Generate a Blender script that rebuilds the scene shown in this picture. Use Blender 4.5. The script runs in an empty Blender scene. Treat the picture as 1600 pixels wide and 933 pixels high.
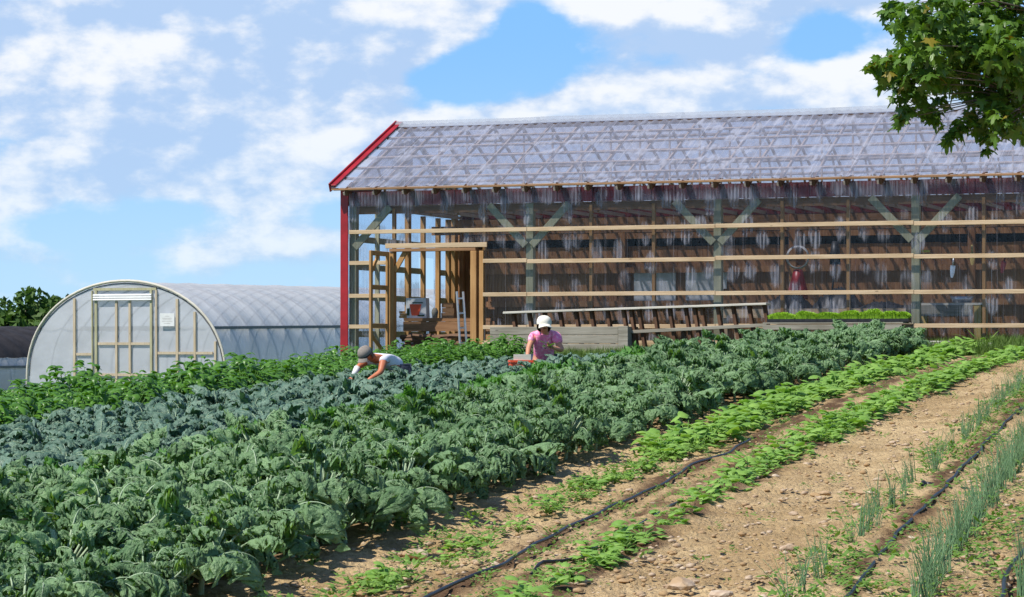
import bpy, bmesh, math, random
import numpy as np
from mathutils import Vector, Matrix
from math import radians, sin, cos, pi

SC = bpy.context.scene
COL = SC.collection
EYE = 1.6                       # camera height
SUN_AZ, SUN_EL = (-0.76, -0.48), 54.0   # horizontal direction towards the sun, elevation in degrees

# ------------------------------------------------------------------ camera
cd = bpy.data.cameras.new('camera'); cam = bpy.data.objects.new('camera', cd); COL.objects.link(cam)
cam.location = (0, 0, EYE)
cam.rotation_euler = (radians(90 + 1.024), 0, 0)
cd.lens = 90.0; cd.sensor_width = 36.0; cd.clip_start = .1; cd.clip_end = 5000
SC.camera = cam

# ------------------------------------------------------------------ sun
_h = math.hypot(*SUN_AZ)
sdir = Vector((SUN_AZ[0]/_h*cos(radians(SUN_EL)), SUN_AZ[1]/_h*cos(radians(SUN_EL)), sin(radians(SUN_EL))))
sl = bpy.data.lights.new('sun', 'SUN'); sl.energy = 5.0; sl.angle = radians(.55); sl.color = (1, .95, .87)
so = bpy.data.objects.new('sun', sl); COL.objects.link(so); so.location = (0, 0, 60)
so.rotation_euler = sdir.to_track_quat('Z', 'Y').to_euler()

SC.view_settings.view_transform = 'Standard'; SC.view_settings.look = 'None'
SC.view_settings.exposure = 0.20; SC.view_settings.gamma = 1.0
SC.cycles.max_bounces = 8; SC.cycles.diffuse_bounces = 3; SC.cycles.glossy_bounces = 3
SC.cycles.transmission_bounces = 4; SC.cycles.transparent_max_bounces = 24
SC.cycles.caustics_reflective = False; SC.cycles.caustics_refractive = False
SC.cycles.use_denoising = True

# ------------------------------------------------------------------ node helpers
class NT:
    def __init__(s, tree): s.t = tree; s.n = tree.nodes; s.l = tree.links
    def new(s, kind, **kw):
        x = s.n.new(kind)
        for k, v in kw.items(): setattr(x, k, v)
        return x
    def put(s, sock, v):
        if isinstance(v, bpy.types.NodeSocket): s.l.new(v, sock)
        elif v is not None:
            if sock.type == 'RGBA' and not hasattr(v, '__len__'): v = (v, v, v, 1)
            elif sock.type == 'RGBA' and len(v) == 3: v = (*v, 1)
            sock.default_value = v
    def m(s, op, a, b=None, c=None, clamp=False):
        x = s.new('ShaderNodeMath', operation=op, use_clamp=clamp)
        for i, v in enumerate((a, b, c)):
            if v is not None: s.put(x.inputs[i], v)
        return x.outputs[0]
    def vm(s, op, a, b=None):
        x = s.new('ShaderNodeVectorMath', operation=op)
        s.put(x.inputs[0], a)
        if b is not None: s.put(x.inputs[1], b)
        return x.outputs[0]
    def mix(s, f, a, b, blend='MIX'):
        x = s.new('ShaderNodeMix', data_type='RGBA', blend_type=blend)
        s.put(x.inputs[0], f); s.put(x.inputs[6], a); s.put(x.inputs[7], b)
        return x.outputs[2]
    def noise(s, vec, scale, detail=4, rough=.5, dim='3D', dist=0):
        x = s.new('ShaderNodeTexNoise', noise_dimensions=dim)
        if vec is not None: s.l.new(vec, x.inputs['Vector'])
        x.inputs['Scale'].default_value = scale; x.inputs['Detail'].default_value = detail
        x.inputs['Roughness'].default_value = rough; x.inputs['Distortion'].default_value = dist
        return x.outputs[0]
    def ramp(s, v, a, b, lo=0.0, hi=1.0, smooth=True):
        x = s.new('ShaderNodeMapRange', interpolation_type='SMOOTHSTEP' if smooth else 'LINEAR')
        s.put(x.inputs[0], v)
        for i, q in zip((1, 2, 3, 4), (a, b, lo, hi)): x.inputs[i].default_value = q
        return x.outputs[0]
    def sep(s, v):
        x = s.new('ShaderNodeSeparateXYZ'); s.l.new(v, x.inputs[0]); return x.outputs
    def comb(s, x_, y_, z_=0.0):
        x = s.new('ShaderNodeCombineXYZ')
        for i, v in enumerate((x_, y_, z_)): s.put(x.inputs[i], v)
        return x.outputs[0]

# ------------------------------------------------------------------ sky
wd = bpy.data.worlds.new('World'); SC.world = wd; wd.use_nodes = True
wd.node_tree.nodes.clear()
W = NT(wd.node_tree)
sky = W.new('ShaderNodeTexSky', sky_type='NISHITA', sun_disc=False)
sky.sun_elevation = radians(SUN_EL); sky.sun_rotation = math.atan2(SUN_AZ[0], SUN_AZ[1])
sky.air_density = 1.0; sky.dust_density = .3; sky.ozone_density = 2.0
tc = W.new('ShaderNodeTexCoord')
d = tc.outputs['Generated']
dx, dy, dz = W.sep(d)[0:3]
az = W.m('ARCTAN2', dx, dy)                    # 0 straight ahead, in radians
el = W.m('ARCSINE', dz)
A = W.m('MULTIPLY', az, 4.0); B = W.m('MULTIPLY', el, 4.0)   # cloud map units: a quarter radian = 1
front = W.ramp(dy, .2, .8)
q = W.comb(A, W.m('MULTIPLY', B, 1.7), 0.0)
# gentle warp so the outlines billow
wn = W.new('ShaderNodeTexNoise', noise_dimensions='3D'); W.l.new(q, wn.inputs['Vector'])
wn.inputs['Scale'].default_value = 7.0; wn.inputs['Detail'].default_value = 4
wv = W.vm('MULTIPLY', W.vm('SUBTRACT', wn.outputs[1], (.5, .5, .5)), (.085, .05, 0))
qb = W.vm('ADD', W.comb(A, B, 0.0), wv)
qbx, qby = W.sep(qb)[0:2]
def blob(u, v, ru, rv, amp):                   # photo-scale angles: 4000 units to the radian
    cx, cy = (u-800)/1000, (538-v)/1000
    ex = W.m('DIVIDE', W.m('SUBTRACT', qbx, cx), ru/1000); ey = W.m('DIVIDE', W.m('SUBTRACT', qby, cy), rv/1000)
    r2 = W.m('ADD', W.m('MULTIPLY', ex, ex), W.m('MULTIPLY', ey, ey))
    return W.m('MULTIPLY', W.m('EXPONENT', W.m('MULTIPLY', r2, -1.0)), amp)
def blobs(L):
    acc = None
    for b in L:
        o = blob(*b); acc = o if acc is None else W.m('ADD', acc, o)
    return acc
dens_b = blobs([(120, 90, 300, 150, 1.1), (420, 80, 260, 120, 1.1), (560, 60, 120, 70, .5), (330, 190, 240, 70, .45), (700, 0, 110, 48, 1.0), (600, 140, 70, 60, .12),
                (1090, 5, 200, 50, 1.0), (1120, 75, 120, 32, .55), (1400, 5, 160, 22, .5), (850, 190, 200, 36, .75), (980, 150, 130, 46, .9), (1130, 160, 80, 34, .5),
                (1350, 140, 140, 55, 1.1), (480, 215, 100, 40, .55), (400, 290, 120, 50, .5), (180, 285, 220, 42, .35), (20, 320, 60, 45, .75),
                (300, 385, 260, 34, .35), (470, 375, 90, 26, .4), (700, 130, 90, 50, -.75), (830, 70, 75, 60, -.7), (1270, 85, 70, 36, -.6),
                (45, 92, 22, 14, -.9), (120, 350, 130, 30, -.55), (280, 330, 60, 18, -.3), (250, 205, 90, 16, -.25), (60, 215, 60, 18, -.3), (560, 330, 60, 30, -.1)])
n1 = W.noise(q, 6.5, 9, .55)
n2 = W.noise(W.vm('ADD', q, (-.030, .045, 0)), 6.5, 9, .55)       # the same field a step towards the sun
n3 = W.noise(W.vm('MULTIPLY', d, (3.0, 3.0, 6.0)), 1.2, 6, .55)   # the rest of the sky dome
dens_f = W.m('ADD', dens_b, W.m('MULTIPLY', W.m('SUBTRACT', n1, .5), 1.7))
cov_f = W.ramp(dens_f, .02, .50)
cov_r = W.ramp(n3, .54, .74, 0, .7)
cov = W.m('ADD', W.m('MULTIPLY', cov_f, front), W.m('MULTIPLY', cov_r, W.m('SUBTRACT', 1.0, front)))
lit_b = blobs([(150, 110, 90, 70, .5), (520, 15, 80, 22, .1), (700, 0, 120, 50, .55), (980, 10, 130, 26, .9), (1340, 120, 130, 50, .6), (480, 220, 110, 36, .5),
               (20, 325, 70, 40, .5), (260, 108, 70, 30, .4), (420, 290, 90, 40, .25), (900, 165, 200, 40, .22), (465, 385, 60, 22, .4),
               (310, 40, 190, 45, -.45), (470, 130, 120, 60, -.3), (250, 200, 150, 32, -.6), (1100, 72, 130, 30, -.75), (610, 120, 60, 60, -.3), (60, 160, 90, 30, -.2), (350, 235, 40, 30, -.5), (370, 280, 30, 25, -.4)])
lit = W.m('ADD', W.m('ADD', .38, lit_b), W.m('MULTIPLY', W.m('SUBTRACT', n1, n2), 3.9))
lit = W.m('ADD', lit, W.m('MULTIPLY', W.m('SUBTRACT', W.noise(q, 17, 5, .6), .5), .55))
lit = W.ramp(lit, -.05, 1.08)
ccol = W.mix(lit, (.42, .565, .80), (.86, .87, .89))
skycol = W.mix(1.0, sky.outputs[0], (.085, .092, .115), 'MULTIPLY')
grad = W.mix(W.ramp(el, .0, .13, 0, 1), (.44, .70, .93), (.215, .50, .90))
skycol = W.mix(W.m('MULTIPLY', W.ramp(el, .12, .5, 1, 0), .85), skycol, grad)
mixc = W.mix(W.m('MULTIPLY', cov, W.ramp(el, .0, .11, .55, .92)), skycol, ccol)
bg = W.new('ShaderNodeBackground'); W.l.new(mixc, bg.inputs[0]); bg.inputs[1].default_value = 1.0
wo = W.new('ShaderNodeOutputWorld'); W.l.new(bg.outputs[0], wo.inputs[0])
SKYNODE = sky

# ------------------------------------------------------------------ materials
MATS = {}
def mat(name):
    m = bpy.data.materials.new(name); m.use_nodes = True; m.node_tree.nodes.clear()
    MATS[name] = m
    t = NT(m.node_tree); out = t.new('ShaderNodeOutputMaterial')
    return m, t, out
def bsdf(t, col, rough=.7, spec=.4, bump=None, bstr=.3, bdist=.02, **kw):
    b = t.new('ShaderNodeBsdfPrincipled')
    t.put(b.inputs['Base Color'], col); t.put(b.inputs['Roughness'], rough)
    b.inputs['Specular IOR Level'].default_value = spec
    for k, v in kw.items(): t.put(b.inputs[k], v)
    if bump is not None:
        bp = t.new('ShaderNodeBump'); t.l.new(bump, bp.inputs['Height'])
        bp.inputs['Strength'].default_value = bstr; bp.inputs['Distance'].default_value = bdist
        t.l.new(bp.outputs[0], b.inputs['Normal'])
    return b
def objco(t):
    c = t.new('ShaderNodeTexCoord'); return c.outputs['Object']
def geo(t):
    g = t.new('ShaderNodeNewGeometry'); return g.outputs['Position']
def rand(t):
    o = t.new('ShaderNodeObjectInfo'); return o.outputs['Random']

def leafmat(name, ca, cb, rough=.5, trans=.3, tcol=None, scale=30, spec=.35, attr=None, sheen=0, crk=3, bd=.004):
    m, t, out = mat(name)
    p = geo(t)
    n = t.noise(p, scale, 3, .6); n2 = t.noise(p, 1.7, 2, .5)
    f = t.m('ADD', t.m('MULTIPLY', t.ramp(n, .3, .7), .45), t.m('MULTIPLY', t.ramp(n2, .3, .7), .3))
    f = t.m('ADD', f, t.m('MULTIPLY', rand(t), .25))
    if attr:
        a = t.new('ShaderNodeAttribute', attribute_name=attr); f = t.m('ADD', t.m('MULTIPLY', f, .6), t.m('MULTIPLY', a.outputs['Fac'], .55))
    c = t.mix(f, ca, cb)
    b = bsdf(t, c, rough, spec, bump=t.noise(p, scale*crk, 4, .6), bstr=.7, bdist=bd)
    if sheen: b.inputs['Sheen Weight'].default_value = sheen; b.inputs['Sheen Tint'].default_value = (.8, .95, .95, 1)
    tr = t.new('ShaderNodeBsdfTranslucent'); t.put(tr.inputs[0], t.mix(1.0, c, tcol or (1.3, 1.6, .5, 1), 'MULTIPLY'))
    mx = t.new('ShaderNodeMixShader'); mx.inputs[0].default_value = trans
    t.l.new(b.outputs[0], mx.inputs[1]); t.l.new(tr.outputs[0], mx.inputs[2]); t.l.new(mx.outputs[0], out.inputs[0])
    return m
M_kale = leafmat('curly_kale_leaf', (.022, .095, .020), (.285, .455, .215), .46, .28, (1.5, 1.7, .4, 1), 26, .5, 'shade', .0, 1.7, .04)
M_kale_bright = leafmat('green_curly_kale_leaf', (.055, .17, .035), (.12, .28, .06), .5, .28, (1.3, 1.5, .5, 1), 26, .35, 'shade')
M_lac = leafmat('blue_kale_leaf', (.028, .085, .048), (.165, .270, .195), .46, .14, (1.0, 1.5, .6, 1), 34, .4, 'shade', .0, 1.2, .02)
M_rib = leafmat('leaf_rib', (.30, .42, .24), (.42, .52, .34), .5, .1)
M_pepper = leafmat('pepper_leaf', (.045, .14, .014), (.13, .29, .035), .40, .25, (1.5, 1.6, .4, 1), 14, .5, 'shade')
M_bean = leafmat('bean_leaf', (.13, .29, .040), (.31, .50, .11), .5, .34, (1.2, 1.3, .5, 1), 14, .35, 'shade')
M_onion = leafmat('onion_blade', (.10, .22, .09), (.25, .40, .20), .45, .25, (1.2, 1.5, .6, 1), 9, .35, 'shade')
M_weed = leafmat('weed_leaf', (.085, .19, .03), (.20, .34, .07), .55, .3, (1.2, 1.3, .5, 1), 9, .3, 'shade')
M_maple = leafmat('maple_leaf', (.026, .082, .010), (.150, .260, .035), .4, .28, (1.7, 1.9, .5, 1), 1.6, .45, 'shade')
M_maple_y = leafmat('turning_maple_leaf', (.16, .16, .02), (.34, .24, .03), .5, .3, (1.5, 1.3, .4, 1), 1.6, .3)
M_far = leafmat('far_foliage', (.035, .085, .018), (.095, .165, .035), .6, .2, (1.3, 1.5, .5, 1), .8, .2, 'shade')
M_seed = leafmat('seedling_leaf', (.19, .38, .02), (.38, .60, .05), .5, .35, (1.2, 1.2, .5, 1), 30, .3, 'shade')
M_grass = leafmat('grass_blade', (.06, .14, .02), (.16, .24, .05), .55, .25, (1.2, 1.3, .5, 1), 5, .3, 'shade')

def wood(name, ca, cb, axis='x', rough=.75, grain=1.0, knots=True):
    m, t, out = mat(name)
    o = objco(t)
    sc = {'x': (1.2, 22, 22), 'y': (22, 1.2, 22), 'z': (22, 22, 1.2)}[axis]
    v = t.vm('MULTIPLY', o, sc)
    n = t.noise(v, 1.6, 5, .6, dist=.4); n2 = t.noise(o, 1.1, 3, .6)
    f = t.m('ADD', t.m('MULTIPLY', t.ramp(n, .3, .7), .6*grain), t.m('MULTIPLY', t.ramp(n2, .3, .7), .5))
    c = t.mix(f, ca, cb)
    if knots:
        k = t.new('ShaderNodeTexVoronoi'); t.l.new(t.vm('MULTIPLY', o, (2.2, 6, 6) if axis == 'x' else (6, 6, 2.2)), k.inputs['Vector']); k.inputs['Scale'].default_value = 1.0
        c = t.mix(t.m('MULTIPLY', t.ramp(k.outputs[0], .10, .05), .6), c, tuple(q*.35 for q in ca))
    b = bsdf(t, c, rough, .25, bump=n, bstr=.3, bdist=.01)
    t.l.new(b.outputs[0], out.inputs[0]); return m
M_lumber = wood('new_lumber', (.42, .29, .16), (.62, .47, .30), 'x')
M_lumber_v = wood('upright_lumber', (.34, .17, .06), (.52, .30, .12), 'z')
M_treated = wood('treated_post', (.33, .31, .18), (.50, .47, .30), 'z', knots=False)
M_palestud = wood('pale_stud', (.44, .34, .22), (.60, .50, .36), 'z')
M_brown = wood('brown_wall_board', (.20, .085, .036), (.48, .25, .115), 'z', .85)
M_brownx = wood('brown_beam', (.22, .11, .05), (.36, .20, .10), 'x', .8)
M_grey = wood('weathered_board', (.20, .18, .135), (.38, .35, .28), 'x', .85)
M_greylt = wood('pale_weathered_board', (.50, .46, .38), (.66, .62, .52), 'x', .85)
M_darkwood = wood('dark_brown_board', (.07, .035, .02), (.17, .09, .05), 'z', .8)
M_firewood = wood('firewood_bark', (.06, .035, .022), (.22, .13, .08), 'x', .9)
M_purlin = wood('weathered_purlin', (.42, .33, .26), (.60, .49, .40), 'x')
M_bark = wood('tree_bark', (.07, .055, .045), (.19, .16, .13), 'z', .95)

def plain(name, col, rough=.6, spec=.4, var=.15, scale=6, metal=0, bstr=.1):
    m, t, out = mat(name)
    o = objco(t); n = t.noise(o, scale, 5, .6)
    c = t.mix(t.m('MULTIPLY', t.ramp(n, .3, .7), 1.0), tuple(q*(1-var) for q in col), tuple(min(1, q*(1+var)) for q in col))
    b = bsdf(t, c, rough, spec, bump=n, bstr=bstr, bdist=.01, Metallic=metal)
    t.l.new(b.outputs[0], out.inputs[0]); return m
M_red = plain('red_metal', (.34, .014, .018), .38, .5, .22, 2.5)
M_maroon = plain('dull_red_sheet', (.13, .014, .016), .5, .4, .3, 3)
M_black = plain('black_plastic', (.02, .02, .022), .45, .4, .3, 12)
M_hose = plain('drip_hose', (.018, .019, .022), .4, .5, .3, 20)
M_hdark = plain('dark_gap_sheet', (.012, .010, .010), .9, .1, .3, 3)
M_white = plain('white_sheet', (.72, .72, .70), .6, .3, .06, 5)
M_galv = plain('galvanised_rail', (.13, .13, .14), .5, .5, .2, 8, .3)
M_shade = plain('black_shade_cloth', (.030, .028, .030), .85, .2, .3, 2)
M_orange = plain('orange_plastic', (.85, .10, .03), .4, .5, .08, 5)
M_skin = plain('skin', (.58, .26, .15), .5, .4, .1, 12)
M_skin_t = plain('tanned_skin', (.52, .17, .08), .5, .4, .1, 12)
M_pinkshirt = None
M_tee = plain('white_tee_shirt', (.74, .74, .82), .8, .2, .05, 9, bstr=.3)
M_capw = plain('cream_cap', (.80, .76, .64), .8, .2, .06, 14)
M_capg = plain('grey_cap', (.24, .21, .18), .85, .2, .12, 14)
M_jeans = plain('dark_trousers', (.05, .06, .09), .85, .2, .2, 10)
M_hair = plain('brown_hair', (.09, .05, .03), .6, .4, .3, 30)
M_glove = plain('green_grey_glove', (.22, .24, .15), .8, .2, .2, 20)
M_concrete = plain('pale_concrete', (.52, .49, .46), .85, .2, .15, 7)
M_alu = plain('aluminium', (.62, .62, .62), .35, .5, .1, 8, .7)
M_green_pot = plain('dark_green_plastic', (.02, .06, .03), .5, .4, .2, 5)
M_yellow = plain('yellow_lumber', (.52, .38, .13), .7, .3, .15, 5)
M_yel = plain('yellow_plastic', (.70, .62, .06), .5, .4, .1, 5)
def tie_dye():
    m, t, out = mat('pink_shirt_cloth')
    o = objco(t); n = t.noise(o, 13, 4, .6, dist=1.5); 
    c = t.mix(t.ramp(n, .42, .64), (.95, .22, .42), (.97, .50, .62))
    b = bsdf(t, c, .8, .2, bump=t.noise(o, 22, 3, .5), bstr=.4, bdist=.02)
    t.l.new(b.outputs[0], out.inputs[0]); return m
M_pinkshirt = tie_dye()

def clear_panel(name, roof=False, haze_lo=.05, haze_hi=.55):
    m, t, out = mat(name)
    o = objco(t)
    sx, sy, sz = t.sep(o)[0:3]
    # long grimy streaks down each sheet + pale haze ovals; on the roof they paint bright sky patches
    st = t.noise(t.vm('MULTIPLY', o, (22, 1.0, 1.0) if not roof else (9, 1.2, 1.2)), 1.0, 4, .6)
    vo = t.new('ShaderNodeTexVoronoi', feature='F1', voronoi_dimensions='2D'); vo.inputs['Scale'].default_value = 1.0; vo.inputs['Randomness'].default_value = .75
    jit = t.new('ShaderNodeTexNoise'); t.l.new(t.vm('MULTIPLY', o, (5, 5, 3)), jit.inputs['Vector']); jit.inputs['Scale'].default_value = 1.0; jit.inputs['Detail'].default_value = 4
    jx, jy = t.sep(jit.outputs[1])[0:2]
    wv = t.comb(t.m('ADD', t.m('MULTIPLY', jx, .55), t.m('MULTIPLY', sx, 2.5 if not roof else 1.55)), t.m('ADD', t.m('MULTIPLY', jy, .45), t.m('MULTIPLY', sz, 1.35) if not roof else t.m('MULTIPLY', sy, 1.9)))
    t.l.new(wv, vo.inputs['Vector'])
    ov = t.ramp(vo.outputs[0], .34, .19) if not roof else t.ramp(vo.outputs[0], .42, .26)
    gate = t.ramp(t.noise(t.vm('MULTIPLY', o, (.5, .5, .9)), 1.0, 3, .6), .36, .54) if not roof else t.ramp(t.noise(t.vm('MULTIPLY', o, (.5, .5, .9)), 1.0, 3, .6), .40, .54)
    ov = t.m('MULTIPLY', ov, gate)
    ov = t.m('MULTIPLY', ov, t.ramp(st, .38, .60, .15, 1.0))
    seam = t.m('ABSOLUTE', t.m('SUBTRACT', t.m('FRACT', t.m('DIVIDE', sx, .66)), .5))
    seam = t.ramp(seam, .485, .497)
    rib_light = t.m('ABSOLUTE', t.m('SUBTRACT', t.m('FRACT', t.m('DIVIDE', sx, .204)), .5)); rib_light = t.m('MULTIPLY', t.ramp(rib_light, .46, .49), t.ramp(t.noise(t.vm('MULTIPLY', o, (4.9, 1, .5)), 1.0, 2, .5), .4, .6)); seam = t.m('MAXIMUM', seam, t.m('MULTIPLY', rib_light, .7))  # sheet laps, plus rib highlights painted as thin pale lines
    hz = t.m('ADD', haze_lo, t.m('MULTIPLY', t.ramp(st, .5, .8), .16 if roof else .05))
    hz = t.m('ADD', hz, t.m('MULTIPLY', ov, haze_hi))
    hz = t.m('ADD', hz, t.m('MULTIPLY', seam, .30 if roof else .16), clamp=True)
    if not roof:
        top = t.m('MULTIPLY', t.ramp(sz, 2.98, 3.04), t.ramp(t.noise(t.vm('MULTIPLY', o, (.35, 1, 1)), 1.0, 3, .6), .40, .60))  # grey reflection over the eave band, painted as haze along the sheet top
        hz = t.m('ADD', hz, t.m('MULTIPLY', top, t.ramp(st, .3, .6, .15, .5)), clamp=True)
    tr = t.new('ShaderNodeBsdfTransparent'); tr.inputs[0].default_value = (.86, .88, .93, 1) if not roof else (.87, .88, .96, 1)
    df = t.new('ShaderNodeBsdfDiffuse'); df.inputs[0].default_value = (.64, .66, .76, 1)
    tl = t.new('ShaderNodeBsdfTranslucent'); tl.inputs[0].default_value = (.60, .62, .70, 1)
    gl = t.new('ShaderNodeBsdfGlossy'); gl.inputs['Roughness'].default_value = 0.06 if not roof else .2; gl.inputs[0].default_value = (.95, .96, 1, 1)
    hd = t.new('ShaderNodeMixShader'); hd.inputs[0].default_value = .5 if not roof else .45
    t.l.new(df.outputs[0], hd.inputs[1]); t.l.new(tl.outputs[0], hd.inputs[2])
    m1 = t.new('ShaderNodeMixShader'); t.l.new(hz, m1.inputs[0]); t.l.new(tr.outputs[0], m1.inputs[1]); t.l.new(hd.outputs[0], m1.inputs[2])
    fr = t.new('ShaderNodeFresnel'); fr.inputs[0].default_value = 1.5
    m2 = t.new('ShaderNodeMixShader'); t.put(m2.inputs[0], t.m('MULTIPLY', fr.outputs[0], 0.55 if not roof else 1.0, clamp=True))
    t.l.new(m1.outputs[0], m2.inputs[1]); t.l.new(gl.outputs[0], m2.inputs[2])
    t.l.new(m2.outputs[0], out.inputs[0])
    return m
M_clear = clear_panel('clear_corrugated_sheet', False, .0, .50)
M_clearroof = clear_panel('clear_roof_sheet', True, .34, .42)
M_clearback = clear_panel('diffusing_roof_sheet', True, .66, .25)  # rear slope made hazier to soften the sun falling on the back wall

def film(name, col=(.74, .76, .80), tr=.22, tl=.35):
    m, t, out = mat(name)
    o = objco(t); n = t.noise(t.vm('MULTIPLY', o, (1, .5, 1)), 1.4, 5, .6)
    c = t.mix(t.ramp(n, .3, .7), tuple(q*.86 for q in col), col)
    b = bsdf(t, c, .38, .5, bump=t.noise(t.vm('MULTIPLY', o, (.5, 3.2, .5)), 1.6, 3, .5, dist=.6), bstr=.35, bdist=.08)
    a = t.new('ShaderNodeBsdfTranslucent'); t.put(a.inputs[0], c)
    x = t.new('ShaderNodeBsdfTransparent'); x.inputs[0].default_value = (.9, .9, .92, 1)
    m1 = t.new('ShaderNodeMixShader'); m1.inputs[0].default_value = tl
    t.l.new(b.outputs[0], m1.inputs[1]); t.l.new(a.outputs[0], m1.inputs[2])
    m2 = t.new('ShaderNodeMixShader'); m2.inputs[0].default_value = tr
    t.l.new(m1.outputs[0], m2.inputs[1]); t.l.new(x.outputs[0], m2.inputs[2])
    t.l.new(m2.outputs[0], out.inputs[0]); return m
M_cap = film('ridge_cap_sheet', (.66, .72, .78), .55, .3)
M_film = film('greenhouse_film', (.82, .83, .85), .17, .38); M_endfilm = film('end_wall_film', (.68, .70, .73), .22, .3)

def soilmat():
    m, t, out = mat('sandy_soil')
    p = geo(t)
    n1 = t.noise(p, .55, 4, .6); n2 = t.noise(p, 9, 6, .65); n3 = t.noise(p, 48, 4, .7)
    c = t.mix(t.ramp(n1, .38, .62), (.42, .29, .14), (.62, .46, .25))
    c = t.mix(t.m('MULTIPLY', t.ramp(n2, .35, .7), .55), c, (.29, .190, .098))
    c = t.mix(t.m('MULTIPLY', t.ramp(n3, .52, .72), .45), c, (.62, .50, .34))
    w = t.new('ShaderNodeAttribute', attribute_name='wet_dark').outputs['Fac']
    c = t.mix(w, c, (.095, .050, .028))
    g = t.new('ShaderNodeAttribute', attribute_name='green').outputs['Fac']
    gn = t.mix(t.ramp(t.noise(p, 3.0, 5, .7), .35, .65), (.045, .095, .018), (.14, .19, .05))
    c = t.mix(g, c, gn)
    vo = t.new('ShaderNodeTexVoronoi'); t.l.new(p, vo.inputs['Vector']); vo.inputs['Scale'].default_value = 26
    h = t.m('ADD', t.m('MULTIPLY', n2, 1.0), t.m('ADD', t.m('MULTIPLY', n3, .45), t.m('MULTIPLY', t.m('SUBTRACT', 1.0, vo.outputs[0]), .35)))
    b = bsdf(t, c, .9, .15, bump=h, bstr=1.0, bdist=.05)
    t.l.new(b.outputs[0], out.inputs[0]); return m
M_soil = soilmat()
def stonemat():
    m, t, out = mat('field_stone_rock')
    p = geo(t); n = t.noise(p, 12, 5, .6)
    c = t.mix(t.ramp(n, .3, .7), (.36, .25, .16), (.58, .47, .34))
    c = t.mix(t.ramp(t.noise(p, 5.3, 1, .5), .40, .60), c, (.36, .235, .115)); c = t.mix(t.m('MULTIPLY', rand(t), .3), c, (.50, .40, .31))
    b = bsdf(t, c, .85, .2, bump=t.noise(p, 40, 4, .6), bstr=.5, bdist=.01)
    t.l.new(b.outputs[0], out.inputs[0]); return m
M_stone = stonemat()

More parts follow.
